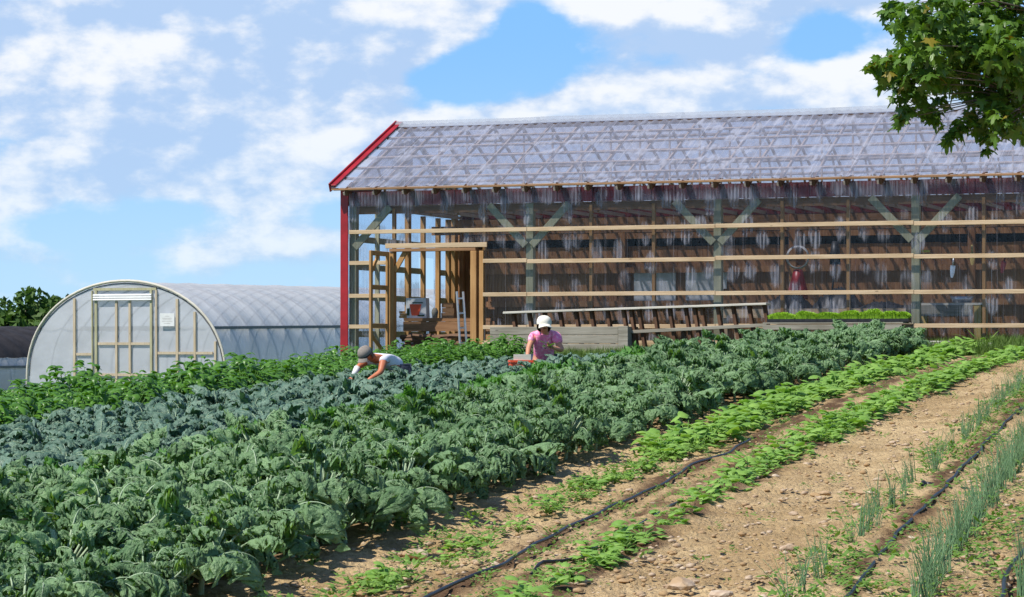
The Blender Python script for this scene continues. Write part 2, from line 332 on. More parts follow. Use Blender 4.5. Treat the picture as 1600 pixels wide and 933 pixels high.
# ------------------------------------------------------------------ mesh helpers
class MB:
    """collects faces with material slots; links them as one mesh"""
    def __init__(s): s.v = []; s.f = []; s.mi = []; s.n = 0
    def add(s, verts, faces, mi=0):
        verts = np.asarray(verts, float).reshape(-1, 3)
        s.v.append(verts)
        for f in faces: s.f.append(tuple(int(i)+s.n for i in f)); s.mi.append(mi)
        s.n += len(verts)
    def box(s, c, size, M=None, mi=0):
        hx, hy, hz = [q/2 for q in size]
        P = np.array([(x, y, z) for x in (-hx, hx) for y in (-hy, hy) for z in (-hz, hz)])
        if M is not None: P = P @ np.array(M.to_3x3()).T
        P = P + np.array(c)
        s.add(P, [(0, 1, 3, 2), (4, 6, 7, 5), (0, 4, 5, 1), (2, 3, 7, 6), (0, 2, 6, 4), (1, 5, 7, 3)], mi)
    def bb(s, x0, x1, y0, y1, z0, z1, mi=0):
        s.box(((x0+x1)/2, (y0+y1)/2, (z0+z1)/2), (x1-x0, y1-y0, z1-z0), None, mi)
    def beam(s, a, b, w, h, up=(0, 0, 1), mi=0):
        a = Vector(a); b = Vector(b); d = b-a; L = d.length; x = d.normalized()
        u = Vector(up); y = u.cross(x)
        if y.length < 1e-4: y = Vector((0, 1, 0)).cross(x)
        y.normalize(); z = x.cross(y)
        M = Matrix((x, y, z)).transposed()
        s.box((a+b)/2, (L, w, h), M, mi)
    def tube(s, pts, r, n=8, mi=0, cap=True):
        pts = [Vector(p) for p in pts]
        rs = r if hasattr(r, '__len__') else [r]*len(pts)
        rings = []; side = None
        for i, p in enumerate(pts):
            t = (pts[min(i+1, len(pts)-1)]-pts[max(i-1, 0)]).normalized()
            if side is None:
                side = t.cross(Vector((0, 0, 1)))
                if side.length < .05: side = t.cross(Vector((0, 1, 0)))
            side = (side-t*side.dot(t)).normalized(); up = t.cross(side)
            rings += [p+(side*cos(2*pi*k/n)+up*sin(2*pi*k/n))*rs[i] for k in range(n)]
        F = [(i*n+k, i*n+(k+1) % n, (i+1)*n+(k+1) % n, (i+1)*n+k) for i in range(len(pts)-1) for k in range(n)]
        if cap: F += [tuple(reversed(range(n))), tuple(range((len(pts)-1)*n, len(pts)*n))]
        s.add([tuple(q) for q in rings], F, mi)
    def lathe(s, prof, n=24, c=(0, 0, 0), mi=0, M=None):
        V = []
        for r, z in prof:
            for k in range(n): V.append((r*cos(2*pi*k/n), r*sin(2*pi*k/n), z))
        V = np.array(V)
        if M is not None: V = V @ np.array(M.to_3x3()).T
        V = V+np.array(c)
        F = [(i*n+k, i*n+(k+1) % n, (i+1)*n+(k+1) % n, (i+1)*n+k) for i in range(len(prof)-1) for k in range(n)]
        s.add(V, F, mi)
    def grid(s, P, mi=0):
        P = np.asarray(P, float); a, b = P.shape[:2]
        idx = np.arange(a*b).reshape(a, b)
        F = np.stack([idx[:-1, :-1], idx[1:, :-1], idx[1:, 1:], idx[:-1, 1:]], -1).reshape(-1, 4)
        s.add(P.reshape(-1, 3), F.tolist(), mi)
    def mesh(s, name, mats, smooth=False, shade=None):
        me = bpy.data.meshes.new(name)
        V = np.concatenate(s.v) if s.v else np.zeros((0, 3))
        me.from_pydata(V.tolist(), [], s.f)
        for m in (mats if isinstance(mats, (list, tuple)) else [mats]): me.materials.append(m)
        me.polygons.foreach_set('material_index', s.mi)
        if smooth: me.polygons.foreach_set('use_smooth', [True]*len(s.f))
        if shade is not None:
            a = me.attributes.new('shade', 'FLOAT', 'POINT'); a.data.foreach_set('value', np.asarray(shade, np.float32))
        me.update(); return me
    def obj(s, name, mats, parent=None, smooth=False, loc=None, bevel=0):
        o = bpy.data.objects.new(name, s.mesh(name, mats, smooth)); COL.objects.link(o)
        if parent: o.parent = parent
        if loc is not None: o.location = loc
        if bevel:
            md = o.modifiers.new('edge', 'BEVEL'); md.width = bevel; md.segments = 1; md.limit_method = 'ANGLE'
        return o

def tag(o, label=None, cat=None, group=None, kind=None):
    if label: o['label'] = label
    if cat: o['category'] = cat
    if group: o['group'] = group
    if kind: o['kind'] = kind
    return o
def thing(name, loc=(0, 0, 0), rz=0, label=None, cat=None, group=None):
    o = bpy.data.objects.new(name, None); COL.objects.link(o); o.empty_display_size = .1
    o.location = loc; o.rotation_euler = (0, 0, rz)
    return tag(o, label, cat, group)
def copy_tree(o, parent=None):
    c = o.copy(); COL.objects.link(c); c.parent = parent
    for ch in list(o.children): copy_tree(ch, c)
    return c

# ------------------------------------------------------------------ noise, terrain, rows
def _hash(ix, iy, seed):
    h = (ix.astype(np.int64)*374761393 + iy.astype(np.int64)*668265263 + seed*1442695041) & 0xFFFFFFFF
    h = ((h ^ (h >> 13))*1274126177) & 0xFFFFFFFF
    return ((h ^ (h >> 16)) & 0xFFFF)/65535.0
def vnoise(x, y, seed=0):
    ix = np.floor(x); iy = np.floor(y); fx = x-ix; fy = y-iy
    fx = fx*fx*(3-2*fx); fy = fy*fy*(3-2*fy); ix = ix.astype(np.int64); iy = iy.astype(np.int64)
    a = _hash(ix, iy, seed); b = _hash(ix+1, iy, seed); c = _hash(ix, iy+1, seed); dd = _hash(ix+1, iy+1, seed)
    return (a*(1-fx)+b*fx)*(1-fy)+(c*(1-fx)+dd*fx)*fy
def fbm(x, y, o=4, seed=0):
    s = 0; a = .5
    for i in range(o): s = s+a*vnoise(x*2**i, y*2**i, seed+i); a *= .5
    return s
def G(x, y):
    x = np.asarray(x, float); y = np.asarray(y, float)
    q = np.clip((y-52+9/(1+np.exp(np.clip((x+5)*1.2, -30, 30))))/4, -30, 300)
    sp = np.where(q > 25, q, np.log1p(np.exp(np.minimum(q, 25))))*4
    sp = np.minimum(sp, 400)
    yy = np.clip(y, -200, 452)
    return .1+.04*(yy-15)+.034*20*np.tanh(x/20)-.065*sp
def gz(x, y): return float(G(x, y))
def rowx(c, y):
    w = 1.0 if c < .5 else max(.12, 1-(c-.5)*.7)
    return c+.265*(y-15)+w*.0023*max(0, y-20)**2
def rowc(x, y):          # vectorised inverse for c < .5
    return x-.265*(y-15)-.0023*np.maximum(0, y-20)**2
RD = math.atan2(.265, 1)
HOSES = [(-.45, 0), (.30, 1), (1.92, 2), (2.85, 3)]

# ------------------------------------------------------------------ ground
def build_ground():
    def axis(segs):
        out = []
        for a, b, st in segs: out += list(np.arange(a, b, st))
        return np.array(out)
    xs = axis([(-900, -100, 100), (-100, -30, 7), (-30, -8, 1.0), (-8, -3, .35), (-3, 5.5, .05), (5.5, 9, .09), (9, 30, 1.0), (30, 100, 7), (100, 901, 100)])
    ys = axis([(-60, 0, 10), (0, 12, 1.5), (12, 24, .045), (24, 34, .09), (34, 47, .2), (47, 70, 1.0), (70, 200, 6), (200, 500, 30), (500, 3001, 250)])
    X, Y = np.meshgrid(xs, ys, indexing='ij')
    Z = G(X, Y)
    near = np.clip((X+4)/1.5, 0, 1)*np.clip((14-X)/4, 0, 1)*np.clip((48-Y)/4, 0, 1)*np.clip((Y-8)/3, 0, 1)
    Z = Z+near*((fbm(X*1.1, Y*1.1, 3, 5)-.45)*.10+(fbm(X*7, Y*7, 3, 9)-.45)*.045)
    cl = fbm(X*16, Y*16, 2, 21); Z = Z+near*np.maximum(0, cl-.40)*.13
    c = rowc(X, Y)
    cc = X-.265*(Y-15)
    # beds sit a little proud, wheel paths a little low
    Z = Z+near*.03*np.cos((cc-.0)*2*pi/1.9)*((Y < 35))
    wob = (fbm(X*1.6, Y*1.6, 3, 31)-.45)*.25+(fbm(X*6, Y*6, 3, 33)-.45)*.18
    wet_dark = np.zeros_like(Z)
    for cx, w, s in ((-.55, .20, 1), (.20, .17, 1), (-.15, .09, .7)):
        wet_dark = np.maximum(wet_dark, s*np.exp(-((c-cx+wob)/w)**2*1.6))
    for cx, w, s in ((1.97, .13, .9), (2.93, .12, .9)):
        wet_dark = np.maximum(wet_dark, s*np.exp(-((cc-cx+wob)/w)**2*1.6))
    wet_dark = np.maximum(wet_dark, .9*np.clip((-1.9-c)*2, 0, 1))  # ground under the kale rows darkened as well
    wet_dark = np.clip((wet_dark*1.5-(fbm(X*3.1, Y*3.1, 3, 41)-.25)*1.3), 0, 1)*.9*(Y < 50)
    green = np.clip((Y-41.5)/2.5+(fbm(X*.9, Y*.9, 3, 51)-.45)*3, 0, 1)
    green = np.maximum(green, np.clip(-(c+7.4)*1.2, 0, 1))
    green = np.maximum(green, np.clip((Y-47)/2, 0, 1))
    mb = MB(); mb.grid(np.stack([X, Y, Z], -1))
    me = mb.mesh('field_ground', M_soil, True)
    for nm, a in (('wet_dark', wet_dark), ('green', green)):
        at = me.attributes.new(nm, 'FLOAT', 'POINT'); at.data.foreach_set('value', a.reshape(-1).astype(np.float32))
    o = bpy.data.objects.new('ground', me); COL.objects.link(o); tag(o, kind='structure')
    return o
GROUND = build_ground()
def soft(name): pass

# ------------------------------------------------------------------ leaves
def leaf_pts(L, Wd, phi0, bend, nu, nv, ruf, lob, rng, fold=.8, pet=.4, kf=6, prof=0, tw=0, crk=0, side=0, notch=0):
    """blade points (nu, nv, 3) growing along +x, petiole points"""
    u = np.linspace(0, 1, nu)
    ang = phi0-bend*u**1.25
    ds = L/(nu-1)
    x = np.concatenate([[0], np.cumsum(np.cos(ang[:-1])*ds)]); z = np.concatenate([[0], np.cumsum(np.sin(ang[:-1])*ds)])
    pl = L*pet; px, pz = cos(phi0)*pl, sin(phi0)*pl
    x = x+px; z = z+pz
    if prof == 0: w = np.sin(pi*np.clip(u, .02, .985)**.72)**.55
    elif prof == 1: w = np.sin(pi*np.clip(u, .03, .98)**.85)**.7
    else: w = np.sin(pi*np.clip(u, .02, .985)**.55)**.8
    ph = rng.uniform(0, 6.28)
    w = w*(1+lob*np.sin(u*2*pi*kf*.62+ph))*Wd/2
    v = np.linspace(-1, 1, nv)
    U, V = np.meshgrid(u, v, indexing='ij'); aV = np.abs(V)
    Wm = w[:, None]
    if notch:
        nf = rng.uniform(3.2, 5.0)*2*pi; n1, n2 = rng.uniform(0, 6.28, 2)
        cut = np.maximum(0, np.sin(U*nf+np.where(V > 0, n1, n2)))**2.5*notch+rng.uniform(0, .12, U.shape)
        Wm = Wm*(1-cut*np.clip(aV, 0, 1)); Wm = Wm*np.ones_like(U)
    lat = Wm*V*np.cos(fold*aV*.9); drop = Wm*aV*np.sin(fold*aV*.9)
    nx, nz = -np.sin(ang)[:, None], np.cos(ang)[:, None]
    p1, p2 = rng.uniform(0, 6.28, 2)
    r = ruf*Wd*(aV**1.7)*(np.sin(U*2*pi*kf+np.where(V > 0, p1, p2)+V*2)+.5*np.sin(U*2*pi*kf*1.9+p2+V*5))
    r = r+ruf*.45*Wd*rng.uniform(-1, 1, U.shape)*aV
    tx, tz = np.cos(ang)[:, None], np.sin(ang)[:, None]
    al = ruf*.6*Wd*aV**2*np.cos(U*2*pi*kf+p1*V)+Wd*.18*aV
    X = x[:, None]+nx*(r-drop)+tx*al; Z = z[:, None]+nz*(r-drop)+tz*al; Y = lat+tw*U*Wd*.3
    P = np.stack([X, Y, Z], -1)
    mid = np.stack([x, x*0, z+.003], -1)
    if crk:
        for kk in range(3):
            f1, f2 = rng.uniform(9, 20), rng.uniform(3, 7); P[..., 2] += crk*np.sin(U*f1+rng.uniform(0, 6))*np.sin(V*f2+rng.uniform(0, 6)); 
        P += rng.normal(0, crk*.45, P.shape)*np.minimum(1, aV*2.5)[..., None]
    if side:
        k2 = rng.uniform(-side, side); P[..., 1] += k2*L*(P[..., 0]/L)**2; mid[..., 1] += k2*L*(mid[..., 0]/L)**2
        ro = rng.uniform(-side, side)*1.2; P[..., 2] += ro*P[..., 1]*U
    return P, [(0, 0, 0), (px*.5, 0, pz*.5), (px, 0, pz)], mid
def rotz(P, a, t=(0, 0, 0)):
    c, s = cos(a), sin(a)
    Q = np.array(P, float); x = Q[..., 0]*c-Q[..., 1]*s; y = Q[..., 0]*s+Q[..., 1]*c
    return np.stack([x+t[0], y+t[1], Q[..., 2]+t[2]], -1)
def finish(mb, sh, name, mats):
    me = mb.mesh(name, mats, True, np.concatenate(sh)); return me

def kale_mesh(seed, kind):
    rng = np.random.default_rng(seed); mb = MB(); sh = []
    def rec(val): sh.append(np.full(mb.n-sum(len(q) for q in sh), val))
    N = {'curly': 33, 'lac': 20, 'bright': 22}[kind]
    hst = rng.uniform(.10, .20)
    for i in range(N):
        f = i/(N-1)                       # 0 outer/old .. 1 inner/young
        a = i*2.39996+rng.uniform(-.3, .3)
        if kind == 'curly':
            L = (.245-.105*f)*rng.uniform(.65, 1.22); Wd = L*rng.uniform(.62, .92)
            P, pet, mid = leaf_pts(L, Wd, .62+.72*f+rng.uniform(-.15, .12), 2.55-.7*f+rng.uniform(-.3, .5), 33, 15, .150, .32, rng, .92-.2*f, .88*rng.uniform(.75, 1.3), rng.uniform(5, 8), 0, 0, .0045, .5, .62)
        elif kind == 'lac':
            L = (.38-.12*f)*rng.uniform(.8, 1.15); Wd = L*rng.uniform(.36, .50)
            P, pet, mid = leaf_pts(L, Wd, .60+.65*f+rng.uniform(-.15, .15), 2.4-.8*f+rng.uniform(-.3, .4), 20, 9, .10, .12, rng, .8, .35, 8, 1, 0, .007, .5)
            P = P+rng.normal(0, .004, P.shape)
        else:
            L = (.23-.08*f)*rng.uniform(.85, 1.2); Wd = L*rng.uniform(.65, .85)
            P, pet, mid = leaf_pts(L, Wd, .8+.6*f, 1.9-.8*f, 19, 9, .17, .25, rng, .6, .5, 6.5, 0, 0, .005, .5)
        zb = hst*(.35+.65*f)+(.06 if kind != 'bright' else 0)
        t = (.015*cos(a), .015*sin(a), zb)
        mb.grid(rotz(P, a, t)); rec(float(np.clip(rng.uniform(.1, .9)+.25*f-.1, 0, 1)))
        mb.tube([tuple(q) for q in rotz(np.array(pet), a, t)], [.0075, .0065, .005], 5, 1); rec(.5)
        k = mid[: int(len(mid)*.8): 3]
        mb.tube([tuple(q) for q in rotz(k, a, t)], list(np.linspace(.0048, .0012, len(k))), 4, 1); rec(.5)
    mb.tube([(0, 0, -.05), (.01, 0, hst*.6), (0, 0, hst+.06)], [.018, .015, .012], 7, 1); rec(.3)
    m0 = {'curly': M_kale, 'lac': M_lac, 'bright': M_kale_bright}[kind]
    return finish(mb, sh, kind+'_kale_plant', [m0, M_rib])

def bush_mesh(seed, n, size, leafL, asp, hgt, mt, droop=.9, nu=5, nv=4, name='bush', low=.1, stems=True):
    rng = np.random.default_rng(seed); mb = MB(); sh = []
    def rec(val): sh.append(np.full(mb.n-sum(len(q) for q in sh), val))
    for i in range(n):
        a = rng.uniform(0, 2*pi); rr = size*math.sqrt(rng.uniform(0, 1)); hz = low+(hgt-low)*rng.uniform(0, 1)**.7*(1-.55*(rr/size)**2)
        L = leafL*rng.uniform(.6, 1.2)
        P, pet, mid = leaf_pts(L, L*asp, rng.uniform(-.1, .75), droop*rng.uniform(.6, 1.4), nu, nv, .03, 0, rng, .35, .15, 2, 2)
        b = a+rng.uniform(-.9, .9)
        mb.grid(rotz(P, b, (rr*cos(a), rr*sin(a), hz))); rec(float(rng.uniform(0, 1)))
        if stems and (i % 4 == 0 or n < 40):
            mb.tube([(0, 0, 0), (rr*.4*cos(a), rr*.4*sin(a), hz*.6), (rr*cos(a), rr*sin(a), hz)], [.006, .005, .003], 4, 0); rec(.4)
    return finish(mb, sh, name, [mt, M_rib])
def onion_mesh(seed):
    rng = np.random.default_rng(seed); mb = MB(); sh = []
    for i in range(rng.integers(6, 10)):
        a = rng.uniform(0, 6.28); L = rng.uniform(.22, .42); lean = rng.uniform(.03, .5); bx, by = rng.normal(0, .018, 2)
        pts = [(bx+cos(a)*lean*L*q**1.8, by+sin(a)*lean*L*q**1.8, L*q-(lean*.25*L*q*q)) for q in np.linspace(0, 1, 6)]
        n0 = mb.n; mb.tube(pts, list(np.linspace(.0045, .0010, 6)), 4, 0, False); sh.append(np.full(mb.n-n0, rng.uniform(0, 1)))
    return finish(mb, sh, 'onion_plant', [M_onion])

def link(name, me, loc, rz=0, sc=1.0, label=None, cat=None, group=None, tilt=0):
    o = bpy.data.objects.new(name, me); COL.objects.link(o); o.location = loc
    o.rotation_euler = (tilt*cos(rz*3), tilt*sin(rz*5), rz); o.scale = (sc, sc, sc) if not hasattr(sc, '__len__') else sc
    return tag(o, label, cat, group)

rnd = random.Random(4)
def row_end(x): return 49.46-.364*(x+3.21)-3.3
def in_view(x, y, m=.012): return -(.2+m)*y < x < (.2+m)*y
def plant_row(c, ya, yb, step, name, meshes, sc, label, cat, group, jit=.05, keep=1.0, scf=None, edge=0, minz=0):
    y = ya; k = 0
    while y < yb:
        x = rowx(c, y)+rnd.uniform(-jit, jit)
        if in_view(x, y, .03 if y < 20 else .015) and y < row_end(x)+edge and rnd.random() < keep:
            s = sc*rnd.uniform(.80, 1.16)*(scf(y) if scf else 1)
            yy = y+rnd.uniform(-jit, jit)
            link(name, rnd.choice(meshes), (x, yy, gz(x, yy)-.02), rnd.uniform(0, 6.28), (s, s, s*rnd.uniform(.88, 1.1)), label, cat, group, .12); k += 1
        y += step*(scf(y)**.5 if scf else 1)
    return k
K_c = [kale_mesh(i+1, 'curly') for i in range(6)]
K_l = [kale_mesh(i+21, 'lac') for i in range(4)]
K_b = [kale_mesh(i+41, 'bright') for i in range(3)]
nk = 0
for c, sc in ((-2.02, 1.12), (-2.68, 1.22), (-3.36, 1.20), (-4.02, 1.15)):
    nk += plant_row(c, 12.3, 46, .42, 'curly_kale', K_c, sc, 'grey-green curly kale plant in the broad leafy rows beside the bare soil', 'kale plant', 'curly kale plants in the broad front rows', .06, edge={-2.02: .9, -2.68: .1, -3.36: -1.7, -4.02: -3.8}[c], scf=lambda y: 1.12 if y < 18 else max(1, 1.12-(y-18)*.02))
nb = plant_row(-4.62, 17, 46, .36, 'green_curly_kale', K_b, 1.25, 'low bright green curly kale plant in the strip between grey-green and blue-green kale', 'kale plant', 'low bright green kale plants', .06, edge=-4.6)
nl = 0
for c in (-5.2, -5.82, -6.44, -7.06, -7.68, -8.3):
    nl += plant_row(c, 17.5, 47, .47, 'flat_leaf_kale', K_l, 1.05 if c > -7 else .95, 'dark blue-green strap-leaf kale plant in the rows behind the curly kale', 'kale plant', 'dark blue-green kale plants behind', .06, edge=-5, scf=lambda y: 1.08 if y < 30 else max(.72, 1.08-(y-30)*.03))
P_p = [bush_mesh(i+61, 150, .30, .15, .55, .58, M_pepper, 1.9, name='pepper_plant') for i in range(4)]
np_ = 0
for c in (-9.1, -9.75, -10.45):
    np_ += plant_row(c, 22, 46.5, .42, 'pepper_plant', P_p, 1.1, 'bushy bright green pepper plant in the back row before the greenhouses', 'pepper plant', 'pepper plants along the back of the field', .07, edge=-.2, scf=lambda y: 1.0 if y < 36 else .78)
B_b = [bush_mesh(i+71, 22, .16, .125, 1.08, .22, M_bean, .85, 6, 6, name='bean_plant', low=.03) for i in range(6)]
def bsc(y): return .55 if y < 23 else (.55+(y-23)*.16 if y < 26.5 else 1.08)
def bsc2(y): return .62 if y < 20 else (.62+(y-20)*.05 if y < 27 else .96)
n1_ = plant_row(-1.02, 14.3, 46, .23, 'bean_plant', B_b, 1.0, 'young bean plant in the row nearest the kale', 'bean plant', 'bean plants in the row nearest the kale', .08, .55, bsc, 2)
n1_ += plant_row(-1.22, 24.5, 45, .30, 'bean_plant', B_b, 1.05, 'young bean plant in the row nearest the kale', 'bean plant', 'bean plants in the row nearest the kale', .05, .9, None, 2)
n2_ = plant_row(.16, 14.6, 46, .215, 'bean_plant', B_b, 1.0, 'young bean plant in the row right of the first drip hose', 'bean plant', 'bean plants right of the first hose', .07, .74, bsc2, 2)
O_o = [onion_mesh(i+81) for i in range(5)]
n3_ = plant_row(1.74, 14.2, 34.5, .12, 'onion_plant', O_o, .88, 'thin upright onion plant in the left onion row', 'onion plant', 'onions in the left row', .05, .42)
n4_ = plant_row(2.46, 14.2, 30, .085, 'onion_plant', O_o, 1.0, 'thin upright onion plant in the right onion row', 'onion plant', 'onions in the right row', .05, .62)
n5_ = plant_row(3.02, 14.0, 17, .12, 'onion_plant', O_o, .9, 'thin upright onion plant right of the corner hose', 'onion plant', 'onions right of the corner hose', .035, .5)
print('counts kale', nk, nb, nl, 'pepper', np_, 'bean', n1_, n2_, 'onion', n3_, n4_, n5_)

# weeds, pebbles, grass: stuff
def merged(name, meshes, places, mats, kindlabel, shade=True):
    Vs = []; Fs = []; Ls = []; Ms = []; Sh = []; off = 0
    data = []
    for me in meshes:
        V = np.zeros(len(me.vertices)*3, np.float32); me.vertices.foreach_get('co', V); V = V.reshape(-1, 3)
        li = np.zeros(len(me.loops), np.int32); me.loops.foreach_get('vertex_index', li)
        ls = np.zeros(len(me.polygons), np.int32); me.polygons.foreach_get('loop_total', ls)
        mi = np.zeros(len(me.polygons), np.int32); me.polygons.foreach_get('material_index', mi)
        s = np.zeros(len(V), np.float32)
        if 'shade' in me.attributes: me.attributes['shade'].data.foreach_get('value', s)
        data.append((V, li, ls, mi, s))
    for (k, x, y, z, rz, sx, sy, sz) in places:
        V, li, ls, mi, s = data[k]
        c_, s_ = cos(rz), sin(rz); a = V*np.array((sx, sy, sz))
        Q = np.stack([a[:, 0]*c_-a[:, 1]*s_+x, a[:, 0]*s_+a[:, 1]*c_+y, a[:, 2]+z], -1)
        Vs.append(Q); Fs.append(li+off); Ls.append(ls); Ms.append(mi); Sh.append(s); off += len(V)
    V = np.concatenate(Vs); li = np.concatenate(Fs); ls = np.concatenate(Ls); mi = np.concatenate(Ms); s = np.concatenate(Sh)
    me = bpy.data.meshes.new(name); me.vertices.add(len(V)); me.vertices.foreach_set('co', V.reshape(-1).astype(np.float32))
    me.loops.add(len(li)); me.loops.foreach_set('vertex_index', li.astype(np.int32))
    me.polygons.add(len(ls)); st = np.concatenate([[0], np.cumsum(ls)[:-1]]).astype(np.int32)
    me.polygons.foreach_set('loop_start', st); me.polygons.foreach_set('loop_total', ls.astype(np.int32)); me.polygons.foreach_set('material_index', mi.astype(np.int32))
    for m in mats: me.materials.append(m)
    if shade:
        at = me.attributes.new('shade', 'FLOAT', 'POINT'); at.data.foreach_set('value', s)
    me.update(calc_edges=True); me.validate()
    o = bpy.data.objects.new(name, me); COL.objects.link(o); tag(o, kindlabel, name.replace('_', ' '), kind='stuff'); return o
def stone_mesh(seed, n=3):
    rng = np.random.default_rng(seed); bm = bmesh.new(); bmesh.ops.create_icosphere(bm, subdivisions=n-1, radius=1)
    pl = [(Vector(rng.normal(0, 1, 3)).normalized(), rng.uniform(.55, .85)) for _ in range(7)]
    for v in bm.verts:
        for nrm, dd in pl:
            e = v.co.dot(nrm)-dd
            if e > 0: v.co -= nrm*e
        v.co += Vector(rng.normal(0, .03, 3)); v.co.z *= .62
    me = bpy.data.meshes.new('stone'); bm.to_mesh(me); bm.free(); me.materials.append(M_stone); return me
S_s = [stone_mesh(i+101) for i in range(6)]; S_p = [stone_mesh(i+111, 2) for i in range(6)]
def weed_mesh(seed):
    return bush_mesh(seed, 15, .075, .05, .6, .07, M_weed, .6, 4, 3, 'weed', .01, False)
W_w = [weed_mesh(i+121) for i in range(4)]
pl = []
for _ in range(11000):
    y = 13.4+rnd.random()**1.5*30; t = rnd.uniform(-.205, .205); x = t*y
    c = x-.265*(y-15)
    if c < -1.9 or y > row_end(x): continue
    r = rnd.choice([.008, .011, .014, .018, .028])*rnd.uniform(.6, 1.5)
    pl.append((rnd.randrange(6), x, y, gz(x, y)+r*.15+.012, rnd.uniform(0, 6.3), r*rnd.uniform(.7, 1.4), r, r*rnd.uniform(.5, 1)))
merged('pebbles', S_p, pl, [M_stone], 'small stones and crumbs of soil scattered over the sandy bed', False)
pl = []
for _ in range(1800):
    y = 13.4+rnd.random()**1.3*28
    r = rnd.random()
    if r < .15: c = rnd.gauss(-1.05, .16)
    elif r < .33: c = rnd.gauss(1.85, .22)
    elif r < .45: c = rnd.gauss(2.65, .3)
    elif r < .72: c = rnd.gauss(-.1, .3)
    else: c = rnd.uniform(-1.5, 4.2)
    x = rowx(c, y)
    if abs(x) > .21*y or y > row_end(x): continue
    if c > 1.4 or c < -.7: s = rnd.uniform(.5, 1.25)
    else:
        s = rnd.uniform(.3, .9)
        if rnd.random() < .5 and .3 < c < 1.5: continue
    pl.append((rnd.randrange(4), x, y, gz(x, y)+.012, rnd.uniform(0, 6.3), s, s, s*rnd.uniform(.7, 1.6)))
merged('weeds', W_w, pl, [M_weed, M_rib], 'low pale green weeds growing between the crop rows')
def tuft(seed):
    rng = np.random.default_rng(seed); mb = MB(); sh = []
    for i in range(26):
        a = rng.uniform(0, 6.28); L = rng.uniform(.08, .24); r = rng.uniform(0, .1); le = rng.uniform(.1, .6)
        b = (r*cos(a), r*sin(a), 0); p = a+1.57; w = .005
        V = [(b[0]+cos(p)*w, b[1]+sin(p)*w, 0), (b[0]-cos(p)*w, b[1]-sin(p)*w, 0), (b[0]+cos(a)*le*L*.4+cos(p)*w*.7, b[1]+sin(a)*le*L*.4+sin(p)*w*.7, L*.6), (b[0]+cos(a)*le*L*.4-cos(p)*w*.7, b[1]+sin(a)*le*L*.4-sin(p)*w*.7, L*.6), (b[0]+cos(a)*le*L, b[1]+sin(a)*le*L, L)]
        mb.add(V, [(0, 1, 3, 2), (2, 3, 4)]); sh.append(np.full(5, rng.uniform(0, 1)))
    return finish(mb, sh, 'tuft', [M_grass])
T_t = [tuft(i+131) for i in range(4)]
pl = []
for _ in range(3600):
    x = rnd.uniform(-2.5, 11.5); y = row_end(x)+rnd.uniform(-.3, 3.1)
    s = rnd.uniform(.5, 1.2) if x < 8.2 else rnd.uniform(.6, 1.4)
    pl.append((rnd.randrange(4), x, y, gz(x, y), rnd.uniform(0, 6.3), s, s, s))
merged('grass', T_t, pl, [M_grass], 'unmown grass along the foot of the barn')

def surf(x, y): return gz(x, y)+.02
for i, (u, v, sz) in enumerate([(652, 866, .085), (1060, 915, .10), (1085, 812, .035), (1373, 748, .06), (1358, 768, .045), (1275, 772, .045), (1262, 724, .05), (1037, 690, .05), (1055, 690, .04), (1345, 768, .05),
        (985, 780, .05), (1000, 790, .045), (1018, 787, .05), (890, 850, .05), (857, 862, .04), (883, 870, .05), (975, 905, .04), (1212, 742, .04), (1230, 855, .06), (1250, 865, .05), (1275, 865, .05), (1460, 845, .07),
        (1422, 842, .06), (1340, 905, .06), (1365, 912, .07), (1540, 832, .04), (1290, 770, .05), (836, 775, .04), (940, 738, .04), (790, 775, .035), (1120, 760, .04), (1395, 690, .04), (1480, 855, .05), (1130, 928, .07), (1080, 905, .05), (860, 790, .035), (1190, 720, .03), (1170, 790, .035), (1310, 840, .04), (1550, 720, .05), (1240, 800, .04), (920, 800, .04), (1440, 600, .06), (1455, 605, .04), (1210, 905, .04)]):
    dxr = (u-800)/4000; dzr = (538-v)/4000; y = 10.0
    while EYE+dzr*y > gz(dxr*y, y)+.02 and y < 48: y += .02
    x = dxr*y; s = sz*1.0
    link('field_stone', S_s[i % 6], (x, y, gz(x, y)+s*.25), rnd.uniform(0, 6.28), (s*1.25, s, s*.8), 'pale tan field stone lying on the sandy soil', 'stone', 'larger stones on the soil')

# drip hoses
def hose(pts, r, label, name='drip_hose'):
    mb = MB(); mb.tube(pts, r, 8, 0); o = mb.obj(name, M_hose, None, True); return tag(o, label, 'hose', 'black drip irrigation hoses')
def hpts(c, ya, yb, amp=.05, seed=0, lift=.016, step=.12):
    out = []; y = ya
    while y < yb:
        w = (fbm(np.array(y*.9+seed*17.3), np.array(seed*3.1), 3, 7)-.45)*amp*4
        x = rowx(c, y)+float(w); z = gz(x, y)+lift+.022+.02*float(fbm(np.array(y*2.3), np.array(seed*9.1), 2, 3))
        out.append((x, y, z)); y += step
    return out
hose(hpts(-.46, 13.2, 25.6, .05, 1), .0125, 'long black drip hose curving across the soil between the two bean rows')
h2 = hpts(.0, 16.9, 27, .03, 2, .014)
h2 = [(.12, 15.9, gz(.12, 15.9)+.03), (.17, 16.25, gz(.17, 16.25)+.05), (.20, 16.33, gz(.2, 16.33)+.055), (.32, 16.42, gz(.3, 16.42)+.045), (.45, 16.6, gz(.45, 16.6)+.04)]+h2
hose(h2, .012, 'black drip hose half hidden in the second bean row with a kinked near end')
hose(hpts(2.02, 13.2, 34, .045, 3), .0135, 'black drip hose running between the two onion rows')
hose(hpts(2.90, 13.2, 19, .05, 4), .0135, 'short visible black drip hose in the lower right corner')
